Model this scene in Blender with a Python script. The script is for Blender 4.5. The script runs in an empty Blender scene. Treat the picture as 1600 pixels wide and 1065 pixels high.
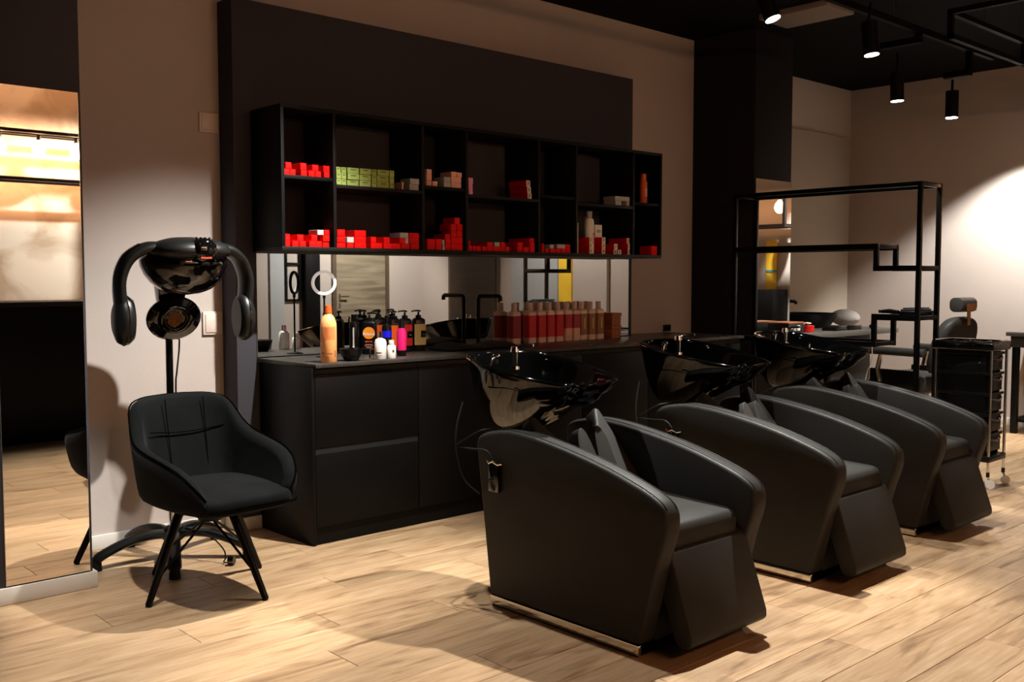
import bpy, bmesh, math, random
from mathutils import Vector, Matrix
random.seed(7)
S = bpy.context.scene
COL = S.collection
PI = math.pi

# ------------------------------------------------------------------ camera, world, exposure
cam = bpy.data.cameras.new('camera'); camo = bpy.data.objects.new('camera', cam); COL.objects.link(camo)
cam.sensor_width = 36.0; cam.lens = 35.0; cam.clip_start = 0.05; cam.clip_end = 60
camo.location = (0, 0, 1.32)
camo.rotation_euler = (math.radians(90 - 3.62), 0, math.radians(-42.58))
S.camera = camo
W = bpy.data.worlds.new('world'); S.world = W; W.use_nodes = True
W.node_tree.nodes['Background'].inputs[0].default_value = (0.02, 0.013, 0.010, 1)
W.node_tree.nodes['Background'].inputs[1].default_value = 0.2
S.view_settings.view_transform = 'Standard'; S.view_settings.look = 'None'
S.view_settings.exposure = 0.0; S.view_settings.gamma = 1.0; S.view_settings.use_curve_mapping = False

# ceiling spots: position of the lens, point aimed at, cone in degrees, watts
SPOT_COL = (1.0, 0.98, 0.92)
SPOTS = [
    ((4.587, 2.977, 2.668), (4.90, 2.00, 0.0), 74, 205, 'black ceiling spotlight tilted sideways, nearest the dark column top'),
    ((5.340, 2.821, 2.571), (5.40, 2.55, 0.0), 72, 180, 'black ceiling spotlight second from the left, over the metal shelf frame'),
    ((6.405, 3.196, 2.489), (6.50, 3.15, 0.0), 66, 130, 'black ceiling spotlight hanging left of the bracket lamp, before the corner'),
    ((7.040, 3.112, 2.438), (7.05, 3.10, 0.0), 104, 270, 'black ceiling spotlight on an L bracket, lowest and furthest right'),
    ((2.860, 3.380, 2.930), (2.00, 4.42, 0.0), 71, 720, 'black ceiling spotlight out of view that lights the armchair wall'),
    ((2.680, 3.420, 2.680), (2.25, 2.35, 0.0), 54, 195, 'black ceiling spotlight out of view over the nearest basin'),
    ((3.900, 2.660, 2.680), (3.15, 2.40, 0.3), 66, 640, 'black ceiling spotlight out of view between the first two shampoo chairs'),
    ((1.300, 3.250, 2.700), (1.12, 3.95, 0.0), 56, 270, 'black ceiling spotlight out of view before the tall left mirror'),
    ((8.700, 3.050, 2.750), (9.30, 3.75, 0.35), 80, 540, 'black ceiling spotlight out of view that washes the right wall'),
    ((7.950, -1.35, 2.700), (7.95, -2.70, 1.2), 104, 330, 'added black ceiling spotlight, unseen, brightening the wall around the grey oak door'),  # added lamp, brightens the front wall for the counter mirror
    ((8.200, 0.60, 2.700), (9.30, 0.60, 1.2), 100, 110, 'added black ceiling spotlight, unseen, brightening the right wall around the yellow panel'),  # added lamp, lifts the right wall in the reflection
    ((4.450, -0.60, 2.850), (3.10, -1.38, 1.5), 84, 460, 'added black ceiling spotlight, unseen, brightening the concrete wall'),  # added lamp, placed outside the mirror's view to brighten the concrete
]

# ------------------------------------------------------------------ helpers
def lin(c):
    return tuple((v / 12.92 if v <= .04045 else ((v + .055) / 1.055) ** 2.4) for v in (x / 255 for x in c))

MATS = {}
def pbr(name, col, rough=.5, metal=0., spec=.5, coat=0., var=None, bump=None, emit=None, sheen=0., trans=0., rvar=0.):
    """col: sRGB 0-255; var=(scale, amount) tone noise; bump=(scale, strength)"""
    m = bpy.data.materials.new(name); m.use_nodes = True
    nt = m.node_tree; b = nt.nodes['Principled BSDF']
    c = lin(col)
    b.inputs['Base Color'].default_value = (*c, 1)
    b.inputs['Roughness'].default_value = rough
    b.inputs['Metallic'].default_value = metal
    b.inputs['Specular IOR Level'].default_value = spec
    b.inputs['Coat Weight'].default_value = coat
    b.inputs['Coat Roughness'].default_value = .05
    b.inputs['Sheen Weight'].default_value = sheen
    b.inputs['Transmission Weight'].default_value = trans
    if var or bump or rvar:
        tc = nt.nodes.new('ShaderNodeTexCoord')
    if var:
        n = nt.nodes.new('ShaderNodeTexNoise'); n.inputs['Scale'].default_value = var[0]; n.inputs['Detail'].default_value = 6
        r = nt.nodes.new('ShaderNodeValToRGB')
        k = var[1]
        r.color_ramp.elements[0].position = .3; r.color_ramp.elements[1].position = .7
        r.color_ramp.elements[0].color = (*[max(0, v * (1 - k)) for v in c], 1)
        r.color_ramp.elements[1].color = (*[min(1, v * (1 + k)) for v in c], 1)
        nt.links.new(tc.outputs['Object'], n.inputs['Vector']); nt.links.new(n.outputs['Fac'], r.inputs['Fac'])
        nt.links.new(r.outputs['Color'], b.inputs['Base Color'])
    if rvar:
        n = nt.nodes.new('ShaderNodeTexNoise'); n.inputs['Scale'].default_value = 9; n.inputs['Detail'].default_value = 4
        mr = nt.nodes.new('ShaderNodeMapRange'); mr.inputs[3].default_value = max(0, rough - rvar); mr.inputs[4].default_value = rough + rvar
        nt.links.new(tc.outputs['Object'], n.inputs['Vector']); nt.links.new(n.outputs['Fac'], mr.inputs[0])
        nt.links.new(mr.outputs[0], b.inputs['Roughness'])
    if bump:
        n = nt.nodes.new('ShaderNodeTexNoise'); n.inputs['Scale'].default_value = bump[0]; n.inputs['Detail'].default_value = 5
        bp = nt.nodes.new('ShaderNodeBump'); bp.inputs['Strength'].default_value = bump[1]; bp.inputs['Distance'].default_value = .004
        nt.links.new(tc.outputs['Object'], n.inputs['Vector']); nt.links.new(n.outputs['Fac'], bp.inputs['Height'])
        nt.links.new(bp.outputs['Normal'], b.inputs['Normal'])
    if emit:
        b.inputs['Emission Color'].default_value = (*emit[0], 1); b.inputs['Emission Strength'].default_value = emit[1]
    MATS[name] = m
    return m

def wood_floor():
    m = bpy.data.materials.new('oak_plank'); m.use_nodes = True
    nt = m.node_tree; N = nt.nodes.new; L = nt.links.new; b = nt.nodes['Principled BSDF']
    tc = N('ShaderNodeTexCoord'); oi = N('ShaderNodeObjectInfo')
    off = N('ShaderNodeVectorMath'); off.operation = 'SCALE'; off.inputs[0].default_value = (37.0, 19.0, 11.0)
    L(oi.outputs['Random'], off.inputs['Scale'])
    add = N('ShaderNodeVectorMath'); add.operation = 'ADD'; L(tc.outputs['Object'], add.inputs[0]); L(off.outputs[0], add.inputs[1])
    mp = N('ShaderNodeMapping'); mp.inputs['Scale'].default_value = (1.5, 9.0, 1.0); L(add.outputs[0], mp.inputs[0])
    n1 = N('ShaderNodeTexNoise'); n1.inputs['Scale'].default_value = 1.35; n1.inputs['Detail'].default_value = 7; n1.inputs['Roughness'].default_value = .58; n1.inputs['Distortion'].default_value = 1.1
    L(mp.outputs[0], n1.inputs['Vector'])
    mp2 = N('ShaderNodeMapping'); mp2.inputs['Scale'].default_value = (5., 90., 1.); L(add.outputs[0], mp2.inputs[0])
    n2 = N('ShaderNodeTexNoise'); n2.inputs['Scale'].default_value = 1.; n2.inputs['Detail'].default_value = 4; L(mp2.outputs[0], n2.inputs['Vector'])
    r = N('ShaderNodeValToRGB'); e = r.color_ramp.elements
    e[0].position = .26; e[0].color = (*lin((112, 84, 58)), 1)
    e[1].position = .74; e[1].color = (*lin((187, 158, 126)), 1)
    x = r.color_ramp.elements.new(.46); x.color = (*lin((168, 137, 103)), 1)
    L(n1.outputs['Fac'], r.inputs['Fac'])
    mx = N('ShaderNodeMix'); mx.data_type = 'RGBA'; mx.blend_type = 'MULTIPLY'; mx.inputs['Factor'].default_value = .34
    r2 = N('ShaderNodeValToRGB'); r2.color_ramp.elements[0].position = .35; r2.color_ramp.elements[1].position = .62
    r2.color_ramp.elements[0].color = (.42, .36, .3, 1); L(n2.outputs['Fac'], r2.inputs['Fac'])
    L(r.outputs['Color'], mx.inputs['A']); L(r2.outputs['Color'], mx.inputs['B'])
    hsv = N('ShaderNodeHueSaturation'); mr = N('ShaderNodeMapRange'); mr.inputs[3].default_value = .84; mr.inputs[4].default_value = 1.10
    L(oi.outputs['Random'], mr.inputs[0]); L(mr.outputs[0], hsv.inputs['Value']); L(mx.outputs['Result'], hsv.inputs['Color'])
    L(hsv.outputs['Color'], b.inputs['Base Color'])
    b.inputs['Roughness'].default_value = .42; b.inputs['Specular IOR Level'].default_value = .35
    bp = N('ShaderNodeBump'); bp.inputs['Strength'].default_value = .12; bp.inputs['Distance'].default_value = .002
    L(n2.outputs['Fac'], bp.inputs['Height']); L(bp.outputs['Normal'], b.inputs['Normal'])
    return m

def concrete():
    m = pbr('concrete', (214, 200, 182), .75)
    nt = m.node_tree; N = nt.nodes.new; L = nt.links.new; b = nt.nodes['Principled BSDF']
    tc = N('ShaderNodeTexCoord'); n = N('ShaderNodeTexNoise'); n.inputs['Scale'].default_value = 2.4; n.inputs['Detail'].default_value = 9; n.inputs['Distortion'].default_value = .8
    r = N('ShaderNodeValToRGB'); r.color_ramp.elements[0].position = .36; r.color_ramp.elements[1].position = .6
    r.color_ramp.elements[0].color = (*lin((186, 166, 142)), 1); r.color_ramp.elements[1].color = (*lin((226, 216, 200)), 1)
    L(tc.outputs['Object'], n.inputs['Vector']); L(n.outputs['Fac'], r.inputs['Fac']); L(r.outputs['Color'], b.inputs['Base Color'])
    return m

def grain_wood(name, dark, light, sc):
    m = pbr(name, dark, .55)
    nt = m.node_tree; N = nt.nodes.new; L = nt.links.new; b = nt.nodes['Principled BSDF']
    tc = N('ShaderNodeTexCoord'); mp = N('ShaderNodeMapping'); mp.inputs['Scale'].default_value = sc
    n = N('ShaderNodeTexNoise'); n.inputs['Scale'].default_value = 1.; n.inputs['Detail'].default_value = 6; n.inputs['Distortion'].default_value = .6
    r = N('ShaderNodeValToRGB'); r.color_ramp.elements[0].position = .3; r.color_ramp.elements[1].position = .7
    r.color_ramp.elements[0].color = (*lin(dark), 1); r.color_ramp.elements[1].color = (*lin(light), 1)
    L(tc.outputs['Object'], mp.inputs[0]); L(mp.outputs[0], n.inputs['Vector']); L(n.outputs['Fac'], r.inputs['Fac']); L(r.outputs['Color'], b.inputs['Base Color'])
    return m

M_FLOOR = wood_floor(); M_CONC = concrete()
M_WALL = pbr('plaster_warm_white', (180, 168, 161), .8, spec=0.15, var=(1.3, .03), bump=(70, .12))
M_DARK = pbr('plaster_anthracite', (62, 60, 65), .72, spec=0.15, var=(1.1, .05), bump=(70, .1))
M_COLUMN = pbr('plaster_graphite', (34, 31, 32), .75, spec=0.12, var=(1.1, .05))
M_CEIL = pbr('ceiling_black', (8, 8, 8), .85, spec=0.08, var=(2, .1))
M_SLAB = pbr('floor_joint_dark', (70, 50, 32), .8)
M_BASE = pbr('baseboard_white', (200, 195, 187), .45, var=(3, .03))
M_MIRROR = pbr('mirror_silver', (236, 236, 232), .012, metal=1.)
M_MEDGE = pbr('mirror_edge', (150, 152, 148), .2, metal=.8)
M_CAB = pbr('cabinet_black', (10, 9, 9), .48, spec=0.15, var=(12, .08), rvar=.06)
M_CABIN = pbr('cabinet_gap', (8, 8, 8), .8)
M_TOP = pbr('counter_stone', (58, 54, 50), .3, spec=0.35, var=(30, .28), rvar=.08)
M_SHELF = pbr('shelf_black', (7, 6, 6), .6, spec=0.15, var=(10, .1))
M_SHELFW = pbr('shelf_edge_brown', (18, 15, 13), .5, var=(10, .12), spec=0.2)
M_LEATH = pbr('leather_black', (47, 46, 44), 0.46, spec=0.12, bump=(260, .22), var=(6, .08), rvar=.05)
M_SEAM = pbr('leather_seam', (16, 15, 14), .5, spec=0.1)
M_CHROME = pbr('chrome', (225, 222, 216), .07, metal=1.)
M_STEEL = pbr('polished_steel', (214, 208, 198), .10, metal=1.)
M_CERAM = pbr('ceramic_black', (4, 4, 4), .06, spec=0.35, coat=0.0)
M_PLAST = pbr('plastic_black', (9, 9, 9), .32, spec=0.3, rvar=.06)
M_GLOSS = pbr('plastic_black_gloss', (8, 8, 8), .07, spec=.6, coat=.5)
M_MATT = pbr('plastic_graphite', (20, 20, 19), .38, spec=0.4, rvar=.05)
M_VELV = pbr('velvet_black', (9, 10, 10), .8, spec=0.05, sheen=0.03, var=(7, .35), bump=(40, .25))
M_VSEAM = pbr('velvet_seam', (4, 4, 4), .9, spec=0.0)
M_METAL = pbr('metal_black', (9, 8, 8), .35, metal=.3, spec=0.25, var=(14, .1))
M_TRACK = pbr('track_black', (9, 9, 9), .6, spec=.08)
M_RUBBER = pbr('rubber_black', (9, 9, 9), .6, spec=.2)
M_RED = pbr('carton_red', (224, 10, 6), .5, var=(30, .06), spec=0.15)
M_GREEN = pbr('carton_green', (158, 176, 92), .55, var=(30, .06), spec=0.2)
M_SILV = pbr('carton_silver', (176, 170, 162), .45, var=(30, .06))
M_PEACH = pbr('carton_peach', (226, 168, 146), .5, var=(30, .06))
M_PINKB = pbr('carton_pink', (226, 146, 176), .5, var=(30, .06))
M_WHITE = pbr('plastic_white', (238, 234, 226), .35, var=(20, .02))
M_LABEL = pbr('carton_label_cream', (232, 216, 188), .5, var=(20, .03))
M_INK = pbr('ink_black', (14, 13, 13), .6)
M_INKR = pbr('ink_red', (200, 24, 18), .5)
M_BROWN = pbr('carton_brown', (160, 92, 54), .6, var=(20, .1))
M_ORB = pbr('bottle_peach', (250, 176, 110), .35, var=(14, .05))
M_ORC = pbr('cap_orange', (214, 92, 34), .4)
M_ORLAB = pbr('label_peach_dark', (222, 140, 84), .5)
M_SOCK = pbr('switch_plate', (206, 190, 180), .4)
M_COPPER = pbr('copper_plate', (214, 150, 100), .25, metal=1.)
M_GREYTOP = pbr('desk_grey', (86, 82, 77), .5, var=(10, .08))
M_DESK = pbr('desk_dark', (32, 28, 25), .6, var=(10, .1))
M_TOWEL = pbr('towel_black', (22, 22, 24), .95, bump=(120, .6), var=(30, .2))
M_TOWELW = pbr('towel_white', (228, 222, 214), .95, bump=(120, .5))
M_GLASS = pbr('bulb_glass', (255, 240, 210), .05, trans=1.)
M_FIL = pbr('filament', (255, 190, 90), .5, emit=((1., .55, .18), 60.))
M_BULB = pbr('bulb_warm', (255, 214, 150), .3, emit=((1., .46, .22), 105.))
M_BULB2 = pbr('bulb_warm_dim', (255, 214, 150), .3, emit=((1., .50, .22), 12.))
M_LENS = pbr('spot_lens', (255, 250, 240), .3, emit=((1., .93, .82), 30.))
M_RINGF = pbr('ring_light_face', (244, 242, 238), .4, emit=((1., .98, .95), .35))
M_DOOR = grain_wood('door_oak_grey', (104, 92, 76), (150, 136, 114), (1.2, 1.0, 14.))
M_DOORF = pbr('door_frame_brown', (82, 66, 50), .5, var=(8, .1))
M_DOOR2 = grain_wood('door_walnut', (40, 27, 18), (62, 44, 30), (1.2, 1.2, 10.))
M_YELLOW = pbr('panel_yellow', (240, 196, 52), .6, var=(3, .08))
M_BLUE = pbr('tape_blue', (70, 150, 160), .5)
M_GREYW = pbr('plaster_grey', (168, 170, 172), .8, var=(1.3, .04))

def smooth(me, ang):
    for p in me.polygons: p.use_smooth = True
    me.set_sharp_from_angle(angle=math.radians(ang))

class G:
    """collects faces, then links them as ONE mesh object"""
    def __init__(s, off=(0, 0, 0)): s.v = []; s.f = []; s.o = Vector(off)
    def pt(s, p): s.v.append(tuple(Vector(p) - s.o)); return len(s.v) - 1
    def box(s, x0, y0, z0, x1, y1, z1):
        i = len(s.v)
        for z in (z0, z1):
            for x, y in ((x0, y0), (x1, y0), (x1, y1), (x0, y1)): s.pt((x, y, z))
        for q in ((3, 2, 1, 0), (4, 5, 6, 7), (0, 1, 5, 4), (1, 2, 6, 5), (2, 3, 7, 6), (3, 0, 4, 7)): s.f.append(tuple(i + k for k in q))
        return s
    def loft(s, rings, cap=True, closed=True, loop=False):
        n = len(rings[0]); base = []
        for r in rings: base.append([s.pt(p) for p in r])
        R = len(rings)
        for a in range(R if loop else R - 1):
            A = base[a]; B = base[(a + 1) % R]
            for k in range(n if closed else n - 1):
                s.f.append((A[k], A[(k + 1) % n], B[(k + 1) % n], B[k]))
        if cap and not loop:
            s.f.append(tuple(reversed(base[0]))); s.f.append(tuple(base[-1]))
        return s
    def ring(s, c, r, n, ax, ay): return [Vector(c) + ax * (r * math.cos(2 * PI * k / n)) + ay * (r * math.sin(2 * PI * k / n)) for k in range(n)]
    def cyl(s, p0, p1, r0, r1=None, n=16):
        p0 = Vector(p0); p1 = Vector(p1); r1 = r0 if r1 is None else r1
        d = (p1 - p0).normalized(); a = d.orthogonal().normalized(); b = d.cross(a)
        return s.loft([s.ring(p0, r0, n, a, b), s.ring(p1, r1, n, a, b)])
    def tube(s, pts, r, n=8, ry=None, up=None, close=False):
        pts = [Vector(p) for p in pts]; rings = []; ref = None
        m = len(pts)
        for i, p in enumerate(pts):
            if close: d = (pts[(i + 1) % m] - pts[i - 1]).normalized()
            else: d = (pts[min(i + 1, m - 1)] - pts[max(i - 1, 0)]).normalized()
            if up is not None: a = d.cross(Vector(up)).normalized()
            elif ref is None: a = d.orthogonal().normalized()
            else: a = (ref - d * ref.dot(d)).normalized()
            ref = a; b = a.cross(d)
            rr = r[i] if isinstance(r, (list, tuple)) else r
            r2 = (ry[i] if isinstance(ry, (list, tuple)) else ry) if ry else rr
            rings.append([p + a * (rr * math.cos(2 * PI * k / n)) + b * (r2 * math.sin(2 * PI * k / n)) for k in range(n)])
        return s.loft(rings, cap=not close, loop=close)
    def lathe(s, prof, c=(0, 0, 0), n=20, sx=1., sy=1.):
        c = Vector(c)
        rings = [[c + Vector((max(r, .0002) * sx * math.cos(2 * PI * k / n), max(r, .0002) * sy * math.sin(2 * PI * k / n), z)) for k in range(n)] for r, z in prof]
        return s.loft(rings)
    def prism(s, pts, axis, a, b):
        """outline extruded along axis; outline gives the other two coordinates in x,y,z order"""
        def mk(p, t): return {'x': (t, p[0], p[1]), 'y': (p[0], t, p[1]), 'z': (p[0], p[1], t)}[axis]
        return s.loft([[mk(p, a) for p in pts], [mk(p, b) for p in pts]])
    def build(s, name, mat, parent=None, bevel=0., seg=2, ang=35, sub=0, loc=None):
        me = bpy.data.meshes.new(name); me.from_pydata(s.v, [], s.f)
        bm = bmesh.new(); bm.from_mesh(me)
        bmesh.ops.recalc_face_normals(bm, faces=bm.faces)
        if bevel:
            es = [e for e in bm.edges if len(e.link_faces) == 2 and e.calc_face_angle(0) > math.radians(30)]
            bmesh.ops.bevel(bm, geom=es, offset=bevel, segments=seg, profile=.5, affect='EDGES', clamp_overlap=True)
        bm.to_mesh(me); bm.free()
        if ang: smooth(me, ang)
        me.materials.append(mat)
        o = bpy.data.objects.new(name, me); COL.objects.link(o)
        if parent: o.parent = parent
        if loc: o.location = loc
        if sub:
            md = o.modifiers.new('sub', 'SUBSURF'); md.levels = sub; md.render_levels = sub
        return o

def tag(o, label, cat, group=None):
    o['label'] = label; o['category'] = cat
    if group: o['group'] = group
    return o
def thing(name, label, cat, loc=(0, 0, 0), rz=0., group=None):
    o = bpy.data.objects.new(name, None); COL.objects.link(o); o.empty_display_size = .1
    o.location = loc; o.rotation_euler = (0, 0, rz)
    return tag(o, label, cat, group)
def struct(o): o['kind'] = 'structure'; return o
def copy_tree(o, parent=None):
    c = o.copy(); COL.objects.link(c); c.parent = parent
    for ch in list(o.children): copy_tree(ch, c)
    return c
def lettering(txt, size, mat, parent, loc, rot, name='lettering', ext=.0004, align='CENTER'):
    cu = bpy.data.curves.new(name, 'FONT'); cu.body = txt; cu.size = size; cu.extrude = ext; cu.align_x = align; cu.align_y = 'CENTER'
    t = bpy.data.objects.new('tmp', cu); COL.objects.link(t)
    bpy.context.view_layer.update()
    me = bpy.data.meshes.new_from_object(t.evaluated_get(bpy.context.evaluated_depsgraph_get()))
    bpy.data.objects.remove(t); me.name = name; me.materials.clear(); me.materials.append(mat)
    o = bpy.data.objects.new(name, me); COL.objects.link(o); o.parent = parent; o.location = loc; o.rotation_euler = rot
    return o
def catmull(pts, n=6, close=False):
    pts = [Vector(p) for p in pts]; out = []; m = len(pts)
    for i in range(m if close else m - 1):
        if close: p0, p1, p2, p3 = pts[i - 1], pts[i], pts[(i + 1) % m], pts[(i + 2) % m]
        else: p0, p1, p2, p3 = pts[max(i - 1, 0)], pts[i], pts[i + 1], pts[min(i + 2, m - 1)]
        for k in range(n):
            t = k / n
            out.append(.5 * ((2 * p1) + (-p0 + p2) * t + (2 * p0 - 5 * p1 + 4 * p2 - p3) * t * t + (-p0 + 3 * p1 - 3 * p2 + p3) * t ** 3))
    if not close: out.append(pts[-1])
    return out

# ------------------------------------------------------------------ room shell
X0, X1, Y0, YB, YR, ZC = -1.6, 9.3, -2.71, 4.89, 5.12, 3.18
fl = struct(G().box(X0, Y0, -.06, X1, YR, -.012).build('floor', M_SLAB))
PW, PL = .19, 1.383
meshes = {}
row = 0; y = Y0
starts = [.0, .47, .92, .23, 1.15, .62]
while y < YR - .01:
    y1 = min(y + PW, YR); x = X0 - starts[row % 6] - random.uniform(0, .12)
    while x < X1 - .01:
        a = max(x, X0); b = min(x + PL, X1)
        if b - a > .03:
            L_ = round(b - a, 2); key = (L_, round(y1 - y, 3))
            if key not in meshes:
                o = G().box(0, 0, -.012, b - a - .002, y1 - y - .002, 0).build('plank', M_FLOOR, fl, bevel=.0012, seg=1, ang=0)
                meshes[key] = o.data
            else:
                o = bpy.data.objects.new('plank', meshes[key]); COL.objects.link(o); o.parent = fl
            o.location = (a + .001, y + .001, 0)
        x += PL
    y = y1; row += 1
struct(G().box(X0 - .1, Y0 - .1, ZC, X1 + .1, YR + .1, ZC + .1).build('ceiling', M_CEIL))
struct(G().box(X0 - .1, YB, 0, 6.5, YB + .12, ZC).build('wall_back', M_WALL))
struct(G().box(6.9, YR, 0, X1 + .1, YR + .12, ZC).build('wall_back_right', M_WALL))
struct(G().box(X1, Y0 - .1, 0, X1 + .12, YR, ZC).build('wall_right', M_WALL))
struct(G().box(X0 - .12, Y0 - .1, 0, X0, YB, ZC).build('wall_left', M_COLUMN))  # unseen wall, given a dark finish to cut bounce light
struct(G().box(X0, Y0 - .12, 0, 6.2, Y0, ZC).build('wall_front', M_COLUMN))  # unseen stretch, darkened to keep ambient light low
struct(G().box(6.2, Y0 - .12, 0, X1, Y0, ZC).build('wall_front_right', M_WALL))
struct(G().box(6.438, 4.32, 0, 6.947, YR + .1, ZC).build('wall_column', M_COLUMN, bevel=.004))
# protruding anthracite wall panel behind the cabinets, and the pier that carries the tall mirror
struct(G().box(2.424, 4.737, 0, 5.53, YB + .02, 2.74).build('wall_accent_panel', M_DARK, bevel=.003))
struct(G().box(1.148, 4.30, 0, 1.515, YB + .02, ZC).build('wall_pier', M_DARK, bevel=.003))
# panel on the right-hand back wall and pale ceiling soffit
struct(G().box(8.14, YR - .045, .0, 9.22, YR, 2.70).build('trim_1', pbr('wall_panel_greige', (166, 156, 144), .7, spec=.15, var=(1.3, .03)), bevel=.004))
struct(G().box(6.14, 3.57, ZC - .04, 6.50, 4.10, ZC).build('trim_2', pbr('soffit_grey', (130, 118, 110), .8), bevel=.003))
def baseboard(name, x0, y0, x1, y1, h=.07):
    o = G().box(x0, y0, 0.0005, x1, y1, h).build(name, M_BASE, bevel=.003); return struct(o)
baseboard('baseboard_pier', 1.132, 4.284, 1.53, 4.302); baseboard('baseboard_pier_left', 1.132, 4.302, 1.149, YB); baseboard('baseboard_pier_side', 1.513, 4.302, 1.53, YB)
baseboard('baseboard_back', 1.53, YB - .016, 2.41, YB)
baseboard('baseboard_accent', 2.408, 4.721, 2.545, 4.738); baseboard('baseboard_accent_side', 2.408, 4.738, 2.425, YB - .016)
baseboard('baseboard_right', X1 - .016, -.9, X1, YR); baseboard('baseboard_back_right', 6.95, YR - .061, X1 - .02, YR - .0455)
baseboard('baseboard_front', 4.6, Y0, 7.7, Y0 + .016)

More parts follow.
